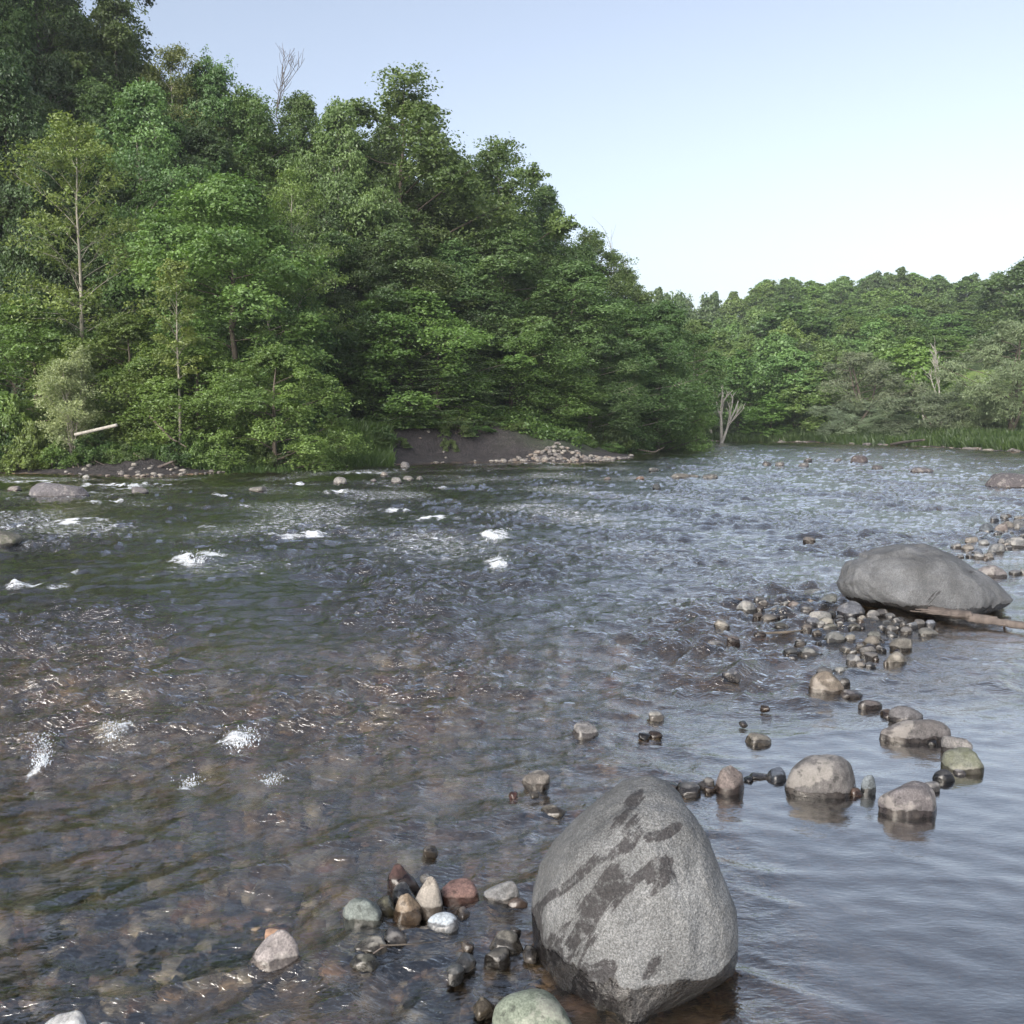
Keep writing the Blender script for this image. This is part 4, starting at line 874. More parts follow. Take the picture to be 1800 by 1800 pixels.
# ------------------------------------------------------------------ trees
def unit(v): return v / (np.linalg.norm(v, axis=-1, keepdims=True) + 1e-9)
def leaf_quads(C, T, Nn, size, asp=0.55):
    """C centres, T leaf direction, Nn normal, size -> V,F"""
    S = unit(np.cross(T, Nn)); n = len(C); s = size[:, None]
    a = C - T * s * .5; c = C + T * s * .5; dn = -Nn * s * .12
    b = C + S * s * asp * .5 + dn * -1; d = C - S * s * asp * .5 + dn * -1
    V = np.stack([a, b, c, d], 1).reshape(-1, 3)
    Fq = np.arange(n * 4).reshape(-1, 4)
    return V, Fq
class Tree: pass
def grow(name, seed, H=14.0, R=4.0, base=0.15, shape='round', limbs=34, e0=0.75, droop=0.5, twigs=7, spray=0.9, leaves=22, leaf=0.17,
         asp=0.6, flat=0.16, tilt=0.5, trunk_r=0.16, bark=None, leafm=None, hang=0.0, lean=0.0, gap=0.0, stems=1, tip_bias=0.0, limb_r=0.35, tot_sprays=None):
    r = np.random.default_rng(seed); wood = Bag()
    SP = []      # spray: base point, direction, length
    for st in range(stems):
        npt = 9; t = np.linspace(0, 1, npt)
        ph = r.uniform(0, 6.28) if stems > 1 else 0
        sl = (0.30 * R if stems > 1 else 0)
        bx = np.cumsum(r.normal(0, 0.02 * H / npt * 4, npt)) * .35 + lean * H * t ** 1.5 + sl * math.cos(ph) * t
        by = np.cumsum(r.normal(0, 0.02 * H / npt * 4, npt)) * .35 + sl * math.sin(ph) * t
        path = np.stack([bx - bx[0], by - by[0], t * H * .97 * (1 if stems == 1 else r.uniform(.8, 1))], -1)
        V, Fq = tube(path, trunk_r * (1 - .88 * t) * (1 if stems == 1 else .7), 7); wood.add(V, Fq)
        nl = limbs // stems
        for i in range(nl):
            q = base + (1 - base) * ((i + r.uniform(0, 1)) / nl) ** .92
            if q > .985: q = .985
            P0 = np.array([np.interp(q, t, path[:, k]) for k in range(3)])
            az = i * 2.39996 + r.normal(0, .35) + ph
            u = (q - base) / (1 - base)
            if shape == 'round': pr = (math.sin(math.pi * min(1, .16 + .84 * u)) ** .6) * (1.0 - .12 * u)
            elif shape == 'cone': pr = (1 - u) ** .8 + .05
            elif shape == 'column': pr = (min(1, u * 4 + .3)) * (1 - u ** 3 * .8)
            elif shape == 'vase': pr = .35 + .75 * u ** .7 if u < .8 else .95 * math.sqrt(max(0, 1 - ((u - .8) / .22) ** 2)) + .15
            else: pr = 1 - .55 * u
            L = R * pr * (r.uniform(.5, 1.25) if shape != 'cone' else r.uniform(.7, 1.15))
            if gap and r.random() < gap: continue
            e = e0 * (1 - .1 * r.random()) + (u ** 2) * .5 + r.normal(0, .12)
            n_ = 7; s = np.linspace(0, 1, n_)
            el = e - droop * 1.6 * s
            dirs = np.stack([np.cos(az + .25 * s * r.normal()) * np.cos(el), np.sin(az) * np.cos(el) + 0 * s, np.sin(el)], -1)
            lp = P0 + np.concatenate([[np.zeros(3)], np.cumsum((dirs[1:] + dirs[:-1]) / 2, 0)]) * (L / (n_ - 1))
            r0 = max(.012, limb_r * trunk_r * (1 - .75 * q) * (L / R) ** .5)
            V, Fq = tube(lp, r0 * (1 - .85 * s), 4, cap=False); wood.add(V, Fq)
            SP.append((lp[-1], dirs[-1], spray * 1.0))
            for k in range(twigs):
                ss = .42 + .58 * (k + r.uniform(0, 1)) / twigs
                B = np.array([np.interp(ss, s, lp[:, c]) for c in range(3)]); dd = np.array([np.interp(ss, s, dirs[:, c]) for c in range(3)])
                sg = 1 if k % 2 else -1
                an = sg * r.uniform(.5, 1.15)
                d2 = np.array([dd[0] * math.cos(an) - dd[1] * math.sin(an), dd[0] * math.sin(an) + dd[1] * math.cos(an), dd[2] + r.normal(.05, .25)]); d2 /= np.linalg.norm(d2)
                Lt = (.22 + .30 * (1 - ss)) * L * r.uniform(.6, 1.2) + .1
                E = B + d2 * Lt
                if k % 2 == 0 and L > 1.2:
                    V, Fq = tube(np.array([B, (B + E) / 2 + [0, 0, .03], E]), np.array([r0 * .4, r0 * .28, r0 * .1]) + .003, 3, cap=False); wood.add(V, Fq)
                SP.append((E, d2, spray * r.uniform(.6, 1.1)))
                if Lt > spray * .9: SP.append(((B + E) / 2, d2, spray * r.uniform(.5, .9)))
    B = np.array([s[0] for s in SP]); D = np.array([s[1] for s in SP]); Ls = np.array([s[2] for s in SP])
    n = len(B); m = leaves
    # each clump: leaves round a flattened drooping tuft, facing outwards
    q = r.normal(0, 1, (n, m, 3)); q[..., 2] += .35; q = unit(q)
    rad = Ls[:, None] * .46 * r.uniform(.35, 1.0, (n, m)) ** .7
    out = unit(B * [1, 1, 0] + 1e-6)
    C = B[:, None] + q * rad[..., None] * [1, 1, flat]
    C = C + D[:, None] * (r.uniform(-.22, .35, (n, m)) * Ls[:, None])[..., None]
    dh = np.linalg.norm((C - B[:, None])[..., :2], axis=-1)
    C[..., 2] -= (.25 + hang) * dh ** 1.5 / np.maximum(Ls[:, None], .2) ** .5
    NN = q * .7 + [0, 0, .45] + out[:, None] * .25 + r.normal(0, tilt, C.shape)
    T = out[:, None] * .5 + r.normal(0, .7, C.shape); T[..., 2] -= .45 + hang
    C = C.reshape(-1, 3); T = unit(T.reshape(-1, 3)); NN = unit(NN.reshape(-1, 3))
    sz = leaf * r.uniform(.65, 1.35, len(C))
    V, Fq = leaf_quads(C, T, NN, sz, asp)
    sv_ = np.repeat(r.random(n), m) * .55 + r.random(n * m) * .45
    cm = mesh_from(name + '_crown', V, Fq, [leafm], {'v': np.repeat(sv_, 4)})
    wm_ = wood.mesh(name + '_trunk', [bark or M_BARK])
    tr = Tree(); tr.crown = cm; tr.trunk = wm_; tr.H = max(V[:, 2].max(), 1e-3); tr.R = np.percentile(np.abs(V[:, :2]), 96); tr.n = len(C)
    return tr
def grow_lobes(name, seed, H, R, base, nl, lr, lz, clumps, leaves, leaf, asp, bark, leafm, hang=.25, trunk_r=.16, env='oval', tilt=.5, ragged=.16, stems=1, cr=.42):
    r = np.random.default_rng(seed); wood = Bag(); CE = []; RA = []
    npt = 9; t = np.linspace(0, 1, npt); paths = []
    for st in range(stems):
        a0 = r.uniform(0, 6.28); sl = .45 * R if stems > 1 else 0
        bx = np.cumsum(r.normal(0, .012 * H, npt)) * .5 + sl * math.cos(a0) * t; by = np.cumsum(r.normal(0, .012 * H, npt)) * .5 + sl * math.sin(a0) * t
        p = np.stack([bx - bx[0], by - by[0], t * H * .93], -1); paths.append(p)
        V, Fq = tube(p, trunk_r * (1 - .85 * t) * (1 if stems == 1 else .7), 7); wood.add(V, Fq)
    for i in range(nl):
        u = ((i + r.uniform(.1, .9)) / nl) ** .9; az = i * 2.39996 + r.normal(0, .4)
        if env == 'oval': w = math.sin(math.pi * min(1, .17 + .80 * u)) ** .65
        elif env == 'top': w = math.sin(math.pi * min(1, .08 + .82 * u ** .8)) ** .7
        elif env == 'cone': w = (1 - u) ** .75 * 1.0 + .12
        elif env == 'column': w = .55 + .45 * math.sin(math.pi * min(1, .1 + .9 * u)); w *= 1 if u < .8 else .75
        else: w = 1 - .35 * u ** 2
        rl = lr * R * r.uniform(.6, 1.25) * (1 - .35 * u); d = max(0, w * R - rl * .75) * r.uniform(.55, 1.12)
        if r.random() < .12: d *= 1.22; rl *= .7
        d *= 1 - .75 * float(sstep(.78, 1.0, u))
        z = H * (base + (1 - base) * u) - rl * lz * .45 * (u > .6) + r.normal(0, .25 * rl)
        if z - rl * lz < 0: z = rl * lz * .9
        c = np.array([d * math.cos(az), d * math.sin(az), z]); tr_ = paths[i % stems]
        q = np.clip((z - .35 * d - .3 * rl) / (H * .93), .04, .96); P0 = np.array([np.interp(q, t, tr_[:, k]) for k in range(3)])
        c[:2] += P0[:2] * .7
        CE.append(c); RA.append(rl)
        mid = (P0 + c) / 2 + [0, 0, -.06 * d] + r.normal(0, .05 * d + .02, 3)
        rr0 = trunk_r * .42 * (1 - .7 * q)
        V, Fq = tube(np.array([P0, mid, c, c + (c - mid) * .5]), np.array([rr0, rr0 * .7, rr0 * .42, rr0 * .12]) + .006, 5, cap=False); wood.add(V, Fq)
        for k in range(4):
            e = unit(r.normal(0, 1, 3) + [0, 0, .5] + unit(c * [1, 1, 0]) * .7); V, Fq = tube(np.array([c, c + e * rl * .5, c + e * rl * .95 * [1, 1, lz]]), np.array([rr0 * .3, rr0 * .2, .004]) + .004, 3, cap=False); wood.add(V, Fq)
    CE = np.array(CE); RA = np.array(RA); n = nl; m = clumps
    q = r.normal(0, 1, (n, m, 3)); q[..., 2] += .30; q += unit(CE * [1, 1, 0])[:, None] * .45; q = unit(q)
    rad = RA[:, None] * np.clip(1 - np.abs(r.normal(0, ragged * 1.6, (n, m))) + np.abs(r.normal(0, ragged, (n, m))) * (r.random((n, m)) < .35) * 1.6, .3, 1.5)
    B = CE[:, None] + q * rad[..., None] * [1, 1, lz]; B[..., 2] -= hang * .6 * RA[:, None] * (1 - q[..., 2]) * .5
    B = B.reshape(-1, 3); Q = q.reshape(-1, 3); RC = np.repeat(RA, m) * cr * r.uniform(.55, 1.2, n * m); M = leaves
    g = r.normal(0, .5, (len(B), M, 3)); C = B[:, None] + g * RC[:, None, None] * [1, 1, .62]
    C[..., 2] -= (.2 + hang) * np.linalg.norm(g[..., :2], axis=-1) ** 1.5 * RC[:, None]
    NN = Q[:, None] * .75 + g * .6 + [0, 0, .35] + r.normal(0, tilt, C.shape)
    T = Q[:, None] * [.6, .6, .1] + r.normal(0, .6, C.shape); T[..., 2] -= .35 + hang
    C = C.reshape(-1, 3); C[:, 2] = np.maximum(C[:, 2], .05); T = unit(T.reshape(-1, 3)); NN = unit(NN.reshape(-1, 3))
    V, Fq = leaf_quads(C, T, NN, leaf * r.uniform(.6, 1.35, len(C)), asp)
    lv = np.repeat(np.repeat(r.random(n), m) * .4 + r.random(n * m) * .3, M) + r.random(n * m * M) * .3
    tr = Tree(); tr.crown = mesh_from(name + '_crown', V, Fq, [leafm], {'v': np.repeat(lv, 4)}); tr.trunk = wood.mesh(name + '_trunk', [bark])
    tr.H = V[:, 2].max(); tr.R = np.percentile(np.abs(V[:, :2]), 96); tr.n = len(C); return tr
K = {}
GL = grow_lobes
K['maple'] = [GL('maple', 1, 12, 4.2, .06, 32, .38, .8, 44, 36, .155, .75, M_BARK, L_MAPLE, .25),
              GL('maple', 41, 12, 4.4, .03, 34, .34, .85, 44, 34, .15, .75, M_BARK, L_MAPLE, .3, ragged=.24),
              GL('maple', 31, 12, 4.6, .04, 34, .36, .75, 42, 34, .15, .75, M_BARK, L_MAPLE, .3, env='low')]
K['birch'] = [GL('birch', 3, 17, 3.7, .10, 34, .38, .95, 46, 32, .155, .6, M_PALE, L_BIRCH, .45),
              GL('birch', 4, 17, 3.4, .06, 38, .36, 1.05, 44, 30, .155, .6, M_BARK, L_BIRCH, .5, env='column'),
              GL('birch', 32, 17, 3.9, .08, 30, .44, .85, 54, 32, .16, .6, M_BARK, L_BIRCH, .35, env='top')]
K['oak'] = [GL('oak', 5, 19, 4.4, .12, 28, .36, .85, 50, 32, .17, .65, M_BARK, L_OAK, .15, .22, ragged=.2),
            GL('oak', 6, 19, 4.8, .15, 30, .36, .85, 46, 32, .18, .65, M_BARK, L_OAK, .15, .22, env='top', ragged=.24),
            GL('oak', 33, 19, 4.2, .12, 28, .34, .8, 44, 30, .18, .65, M_BARK, L_OAK, .2, .22, ragged=.3)]
K['airy'] = [grow('airy', 7, 15, 3.3, .14, 'round', 44, .75, .25, 8, 1.1, 34, .14, .5, .4, .45, .11, M_PALE, L_YELLOW, gap=.1),
             grow('airy', 8, 15, 3.2, .22, 'round', 40, .8, .3, 8, 1.1, 34, .14, .5, .4, .45, .11, M_PALE, L_YELLOW, gap=.12)]
K['hemlock'] = [grow('hemlock', 9, 16, 3.6, .04, 'cone', 80, .2, .30, 9, .95, 30, .17, .35, .22, .4, .16, M_BARK, L_PINE),
                grow('pine', 10, 20, 3.9, .15, 'round', 56, .45, .15, 8, 1.3, 34, .22, .3, .5, .6, .20, M_BARK, L_PINE, gap=.1)]
K['sapling'] = [grow('sapling', 11, 10, 1.15, .42, 'column', 34, 1.0, .3, 4, .6, 26, .13, .55, .6, .5, .07, M_PALE, L_YELLOW, gap=.1, limb_r=.5)]
K['willow_shrub'] = [grow('willow_shrub', 12, 4.6, 1.15, .10, 'column', 64, 1.2, .3, 6, .5, 34, .085, .35, .9, .5, .03, M_PALE, L_WILLOW, stems=4)]
K['willow'] = [GL('willow', 13, 13, 5.2, .24, 34, .30, .8, 44, 28, .22, .4, M_BARK, L_WILLOW, .35, .26, env='top', stems=4, ragged=.22),
               GL('willow', 14, 8, 5.5, .10, 30, .30, .7, 44, 28, .24, .4, M_BARK, L_WILLOW, .45, .18, env='low', stems=3, ragged=.2)]
K['bush'] = [GL('bush', 15, 2.0, 1.3, .05, 14, .45, .8, 26, 20, .12, .7, M_BARK, L_BUSH, .25, .03, stems=3, ragged=.25),
             GL('bush', 16, 1.7, 1.5, .05, 14, .42, .8, 26, 20, .13, .7, M_BARK, L_MAPLE, .25, .03, env='low', stems=3, ragged=.25)]
K['far'] = [GL('far_oak', 17, 13, 4.6, .10, 24, .40, 1.0, 34, 20, .30, .8, M_BARK, L_OAK, .15, .2, ragged=.15),
            GL('far_maple', 18, 13, 4.4, .08, 24, .42, 1.0, 34, 20, .30, .8, M_BARK, L_MAPLE, .15, .2, env='oval', ragged=.15),
            GL('far_birch', 19, 13, 3.8, .08, 22, .42, .95, 34, 20, .32, .7, M_BARK, L_BIRCH, .2, .18, env='column', ragged=.15)]
print('leaves', {k: [t.n for t in v] for k, v in K.items()})
NAMES = {'maple': 'maple_tree', 'birch': 'birch_tree', 'oak': 'oak_tree', 'airy': 'ash_tree', 'hemlock': 'hemlock_tree', 'sapling': 'sapling', 'willow_shrub': 'willow_shrub', 'willow': 'willow_tree', 'bush': 'bush', 'far': 'hillside_tree'}
TREES = []
def tree(kind, px, top, Y, wpx, label, var=0, tint=(1, 1, 1), group=None, cat='tree', rz=None, zb=None, lift=0.0, name=None):
    if kind == 'bush' and tint[0] > 1: tint = (tint[0] * 1.35, tint[1] * 1.15, tint[2] * .85)
    T = K[kind][var % len(K[kind])]
    tp = at_depth(px, top, Y); x = tp[0]; g = gz(x, Y) if zb is None else zb
    H = max(tp[2] - g + .1, .5); sz = H / T.H
    sx = (wpx / 2 / F_PX * Y) / T.R
    e = empty(name or NAMES[kind], (x, Y, g - .1), RNG.uniform(0, 6.28) if rz is None else rz); e.scale = (sx, sx, sz)
    cat = 'shrub' if kind in ('bush', 'willow_shrub') else cat
    tag(e, label, cat, group)
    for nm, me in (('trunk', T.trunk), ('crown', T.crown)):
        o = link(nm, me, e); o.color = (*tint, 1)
    TREES.append(e); return e
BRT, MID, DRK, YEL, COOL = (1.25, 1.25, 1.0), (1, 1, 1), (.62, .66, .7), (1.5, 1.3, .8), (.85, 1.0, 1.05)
FRONT = [
 ('maple', 60, 515, 45, 280, 'broad layered maple at the left edge above the bright bushes', 1, BRT), ('maple', 215, 545, 44, 250, 'low layered maple right behind the silvery shrub', 1, BRT),
 ('maple', 345, 585, 43.5, 230, 'low bright maple around the crooked pale sapling', 0, BRT), ('maple', 480, 600, 42.5, 250, 'maple leaning out over the bank left of the dark soil', 1, (1.1, 1.2, 1)),
 ('birch', 395, 300, 47, 290, 'tall bright green tree in the middle of the left wood', 2, (1.15, 1.2, .85)), ('airy', 130, 197, 46, 250, 'tall yellow-green tree with a pale trunk', 0, (.9, 1.2, 1)),
 ('airy', 510, 285, 49, 175, 'tree with yellow tips and pale bare lower branches', 1, (.9, 1.15, 1)), ('birch', 258, 132, 54, 240, 'big rounded blue-green birch behind the yellow-green tree', 0, (1.1, 1.2, 1.1)),
 ('oak', 705, 120, 61, 290, 'tallest oak with a broken top at the middle of the skyline', 1, (1.1, 1.1, .95)), ('birch', 600, 165, 57, 190, 'pale green tree left of the tallest oak', 0, (1.1, 1.15, 1)),
 ('birch', 655, 345, 53, 230, 'blue-green tree hanging over the dark gap with trunks', 1, (1.05, 1.1, 1.1)), ('maple', 720, 500, 50, 270, 'bright maple in front of the dark soil bank', 0, (1.05, 1.15, .9)),
 ('birch', 790, 420, 56, 230, 'mid-green tree behind the bright bank maple', 0, (.95, 1, .9)), ('oak', 872, 228, 68, 220, 'olive tree with a thin yellowish top on the skyline', 1, (1.2, 1.1, .85)),
 ('birch', 890, 385, 60, 250, 'dense mid-green tree above the gravelly bank', 1, (.95, 1, .9)), ('oak', 962, 322, 72, 170, 'skyline tree with a sharp tip right of the olive one', 0, (1.05, 1.1, .95)),
 ('maple', 900, 560, 55, 230, 'lower tree drooping towards the head of the gravelly bank', 2, (.95, 1.05, .9)), ('birch', 1000, 450, 64, 230, 'feathery tree above the pale stone spit', 1, (.95, 1, .95)),
 ('oak', 1042, 392, 76, 150, 'thin-topped skyline tree above the feathery one', 1, (1, 1.05, .9)), ('birch', 1085, 520, 66, 220, 'full tree above the end of the pale stone spit', 0, (.9, 1, .9)),
 ('oak', 1098, 470, 84, 130, 'see-through tree at the right end of the skyline', 0, (1.15, 1.15, 1)), ('birch', 1160, 520, 74, 170, 'tree whose branches dip to the water at the point', 1, (1, 1.1, .85)),
 ('hemlock', 770, 575, 49.5, 210, 'dark hemlock reaching long sprays over the soil bank', 0, (1.5, 1.6, 1.3)), ('hemlock', 70, -70, 60, 260, 'dark pine filling the top left corner', 1, (1.2, 1.2, 1.1)),
 ('oak', 195, -25, 62, 220, 'oak sloping up into the top left corner right of the pine', 0, (1.1, 1.1, .9)), ('airy', 300, 72, 62, 170, 'feathery skyline tree above the rounded birch', 0, (.75, .85, .8)),
 ('birch', 372, 82, 63, 170, 'skyline tree with one thin spire', 1, (1, 1.05, .85)), ('oak', 440, 140, 63, 180, 'skyline tree beside the bare grey treetop', 1, (.95, 1, .85)),
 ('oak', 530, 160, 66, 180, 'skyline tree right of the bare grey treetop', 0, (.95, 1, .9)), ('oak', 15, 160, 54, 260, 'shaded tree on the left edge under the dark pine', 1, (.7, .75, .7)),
 ('sapling', 303, 452, 41.5, 78, 'slim crooked sapling with a bare pale stem', 0, (1.05, 1.15, 1)), ('willow_shrub', 118, 603, 41, 92, 'silvery willow shrub shaped like a flame', 0, (1.9, 1.75, 1.4)),
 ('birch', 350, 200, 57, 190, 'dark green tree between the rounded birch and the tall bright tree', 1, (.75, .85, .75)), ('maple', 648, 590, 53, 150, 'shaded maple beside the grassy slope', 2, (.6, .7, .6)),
 ('birch', 1040, 560, 61, 170, 'drooping green tree in front of the feathery one', 0, (.85, .95, .85)), ('maple', 960, 620, 57, 190, 'low spreading tree over the gravelly bank', 2, (.9, 1, .85)),
 ('maple', 1160, 610, 70, 160, 'low leafy tree overhanging the channel mouth', 2, (.8, .95, .7)), ('birch', 480, 430, 50, 190, 'tree with a leaning pale stem beside the yellow-tipped one', 0, (1, 1.1, .9)),
 ('oak', 770, 260, 63, 190, 'oak shoulder right of the tallest oak', 2, (.95, 1, .85)),
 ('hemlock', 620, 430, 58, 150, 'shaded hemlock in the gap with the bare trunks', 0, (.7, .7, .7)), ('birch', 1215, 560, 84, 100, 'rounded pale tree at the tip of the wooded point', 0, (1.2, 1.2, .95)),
]
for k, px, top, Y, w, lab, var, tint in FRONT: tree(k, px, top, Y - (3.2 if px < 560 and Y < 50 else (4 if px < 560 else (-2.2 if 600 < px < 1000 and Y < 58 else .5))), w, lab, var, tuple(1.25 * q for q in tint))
# the wood behind: fills between the front trees and the skyline
skx = [-120, 0, 200, 240, 300, 380, 450, 490, 560, 620, 700, 800, 825, 900, 960, 1040, 1100, 1150, 1230]
sky_ = [-260, -150, 20, 70, 95, 110, 165, 200, 180, 180, 165, 200, 240, 280, 345, 405, 485, 530, 560]
i = 0
for row, (Yo, dt) in enumerate([(9, 230), (14, 120), (20, 45), (27, 25)]):
    for px in np.arange(-90 + 25 * row, 1150, 74 + row * 4):
        px = px + RNG.uniform(-18, 18)
        Yb = np.interp(px, [0, 600, 850, 1000, 1100, 1200], [39, 42.5, 49.5, 55, 63, 74])
        top = np.interp(px, skx, sky_) + dt + RNG.uniform(-12, 45)
        top = min(top, 640)
        kd = ['birch', 'oak', 'oak', 'hemlock', 'birch', 'maple'][RNG.integers(6)]
        if row < 2 and kd == 'maple': kd = 'birch'
        tree(kd, px, top, Yb + Yo, RNG.uniform(150, 210), 'shaded tree deep in the left wood behind the front row', int(RNG.integers(6)), [(.75, .8, .8), (.95, 1, .85), (1.15, 1.2, .95)][RNG.integers(3)], 'trees inside the left wood')
        i += 1
for px, top, Y in [(-160, -420, 50), (-330, -420, 46), (-520, -400, 42), (-60, -380, 64), (60, -260, 72), (-260, -480, 60), (-420, -460, 54), (-650, -420, 44)]:  # extra trees mostly out of view, added so the near water reflects dark
    tree('oak', px, top, Y, 320, 'tall dark tree added at the left end to darken the water reflection', i, DRK, 'trees inside the left wood'); i += 1
print('fill trees', i)
# bushes at the foot of the wood
BUSH = [(20, 690, 40.5, 90, BRT, 'bright yellow-green bush at the left edge'), (55, 735, 40, 70, BRT, 'bright bush left of the silvery shrub'), (160, 760, 40, 70, MID, 'bush under the bleached beam'), (215, 775, 40, 60, MID, 'bush hanging over the root tangle'),
        (110, 772, 39.7, 60, BRT, 'lime bush in front of the silvery shrub'), (35, 770, 39.6, 80, (1.1, 1.1, .9), 'bush over the roots at the left edge'), (270, 772, 40.5, 60, MID, 'bush left of the crooked sapling foot'), (330, 770, 41, 70, MID, 'bush right of the crooked sapling foot'),
        (390, 765, 41, 90, MID, 'leafy bush over the pebbly shore'), (450, 762, 41.5, 80, MID, 'bush below the leaning bank maple'), (505, 760, 42, 70, MID, 'last bush before the dark soil'), (250, 800, 39.8, 40, MID, 'tuft of leaves hanging at the water left of the stones'),
        (750, 715, 49.5, 110, (1.05, 1.2, 1), 'bush spilling down the dark soil bank'), (800, 725, 49, 90, MID, 'bush right of the one spilling down the bank'), (935, 745, 53.5, 70, MID, 'bush at the head of the gravelly bank'), (1015, 765, 55.5, 46, (1.1, 1.1, .9), 'small bush behind the stone spit'),
        (985, 735, 56, 80, MID, 'bush above the stone spit'), (1060, 735, 60, 90, MID, 'bush at the end of the spit'), (1110, 730, 65, 90, MID, 'bush over the channel mouth'), (1165, 735, 71, 80, (.8, 1, .8), 'bush dipping to the water at the point'),
        (870, 735, 52, 90, MID, 'bush in the middle of the gravelly bank top'), (1200, 745, 72, 40, (.9, 1, .8), 'leafy tips touching the water off the point'), (670, 745, 46, 60, (.8, .9, .8), 'shaded bush on the grassy slope edge'), (590, 700, 46, 90, MID, 'bush on the grassy slope'), (310, 720, 41.2, 50, MID, 'young bush beside the sapling stem')]
for i, (px, top, Y, w, tint, lab) in enumerate(BUSH): tree('bush', px, top, Y - (1.9 if px < 560 else -.8), w * (1 if px < 560 or px > 980 else .7), lab, i, tint)

for i, px in enumerate(np.arange(-35, 530, 21)):
    px = px + RNG.uniform(-8, 8); tree('bush', px, RNG.uniform(758, 782), (38.5 if i % 2 else 37.7) + RNG.uniform(0, .6) + 3.0 * sstep(330, 530, px), RNG.uniform(45, 75), 'low leafy bush in the row hanging over the left bank', i, [BRT, MID, (.9, .95, .85)][i % 3], 'low bushes in a row over the left bank')
for i, (px, top, Y, w) in enumerate([(665, 778, 46.6, 34), (700, 765, 47.6, 40), (842, 752, 50.5, 46), (905, 760, 51.5, 50), (950, 768, 52.6, 44), (1000, 776, 53.4, 40), (1035, 780, 54.2, 34), (790, 768, 48.8, 30), (1078, 778, 57, 40)]):
    tree('bush', px, top, Y, w, 'small leafy tuft clinging to the dark soil slope', i, MID, 'tufts on the dark soil slope')
# ---- far bank
FARL = [
 ('far', 1302, 612, 101, 110, 'bushy dark green tree above the bleached snags', 1, (.95, 1.05, .9)), ('far', 1398, 610, 99, 110, 'pale mint-green tree in the middle of the far bank', 2, (1.5, 1.6, 1.4)), ('far', 1440, 645, 97, 120, 'light green tree right of the mint-green one', 2, (1.35, 1.45, 1.1)),
 ('willow', 1530, 612, 95, 180, 'large grey-green willow in the middle of the far bank', 0, (1, 1, 1)), ('far', 1612, 590, 97, 140, 'bright round tree with two upright tips', 1, (1.3, 1.35, 1)), ('willow', 1655, 682, 84, 190, 'low spreading silver willow on the far bank', 1, (1.05, 1.05, 1.1)),
 ('willow', 1785, 545, 76, 230, 'big open grey willow with several leaning trunks', 0, (1.1, 1.15, 1.05)), ('willow', 1500, 700, 92, 120, 'rounded grey willow at the far waterside', 1, (.9, .95, 1)), ('far', 1355, 690, 98, 100, 'low lime tree between snags and mint-green tree', 1, (1.3, 1.5, .9)),
 ('willow', 1252, 700, 103, 110, 'grey bush-like willow behind the bleached snags', 1, (.8, .85, .9)), ('far', 1240, 560, 128, 150, 'wide tree behind the tip of the wooded point', 1, (1.1, 1.2, .95)), ('far', 1400, 530, 140, 190, 'biggest dark rounded tree at the foot of the hill', 0, (.95, 1.05, .9)),
 ('far', 1800, 450, 135, 130, 'dark tree rising above the ridge at the right edge', 0, (.6, .7, .65)), ('far', 1700, 560, 140, 150, 'dark tree behind the meadow', 0, (.6, .7, .65)), ('willow', 1575, 720, 88, 110, 'grey willow scrub left of the spreading silver willow', 1, (.8, .9, .85)),
 ('far', 1310, 700, 104, 90, 'dark low tree at the foot of the snags', 0, (.75, .85, .75)), ('far', 1470, 705, 97, 90, 'dark green scrub tree beside the waterside willow', 2, (.8, .95, .8)), ('willow', 1740, 690, 80, 110, 'grey scrub under the big open willow', 1, (.9, 1, .85)),
]
for k, px, top, Y, w, lab, var, tint in FARL: tree(k, px, top, Y, w, lab, var, tuple(1.3 * q for q in tint), name=('willow_tree' if k == 'willow' else 'bank_tree'))
rid = ([1100, 1160, 1200, 1270, 1330, 1400, 1440, 1500, 1570, 1640, 1750, 1800, 1900], [520, 503, 506, 513, 487, 481, 490, 478, 469, 479, 478, 470, 440])
nfar = 0
for row, Y in enumerate([112, 122, 134, 147, 161, 177, 196, 216]):
    for px in np.arange(1105 + 23 * (row % 3), 1900, 62 - 2.6 * row):
        px = px + RNG.uniform(-12, 12); base_top = np.interp(px, *rid)
        if Y < 130 and 1675 < px < 1790: continue
        top = base_top + (216 - Y) * 0.95 + RNG.uniform(-5, 16)
        if row >= 6: top = base_top + RNG.uniform(-4, 9)
        tree('far', px, top, Y + RNG.uniform(-4, 4), RNG.uniform(62, 100) * (150 / Y) ** .3, 'round-crowned tree in the wooded hillside beyond the river', int(RNG.integers(3)), [(.95, 1, 1), (1.2, 1.25, 1.1), (1.45, 1.5, 1.2), (1.65, 1.7, 1.25)][RNG.integers(4)], 'trees covering the far hillside')
        nfar += 1
print('hill trees', nfar)

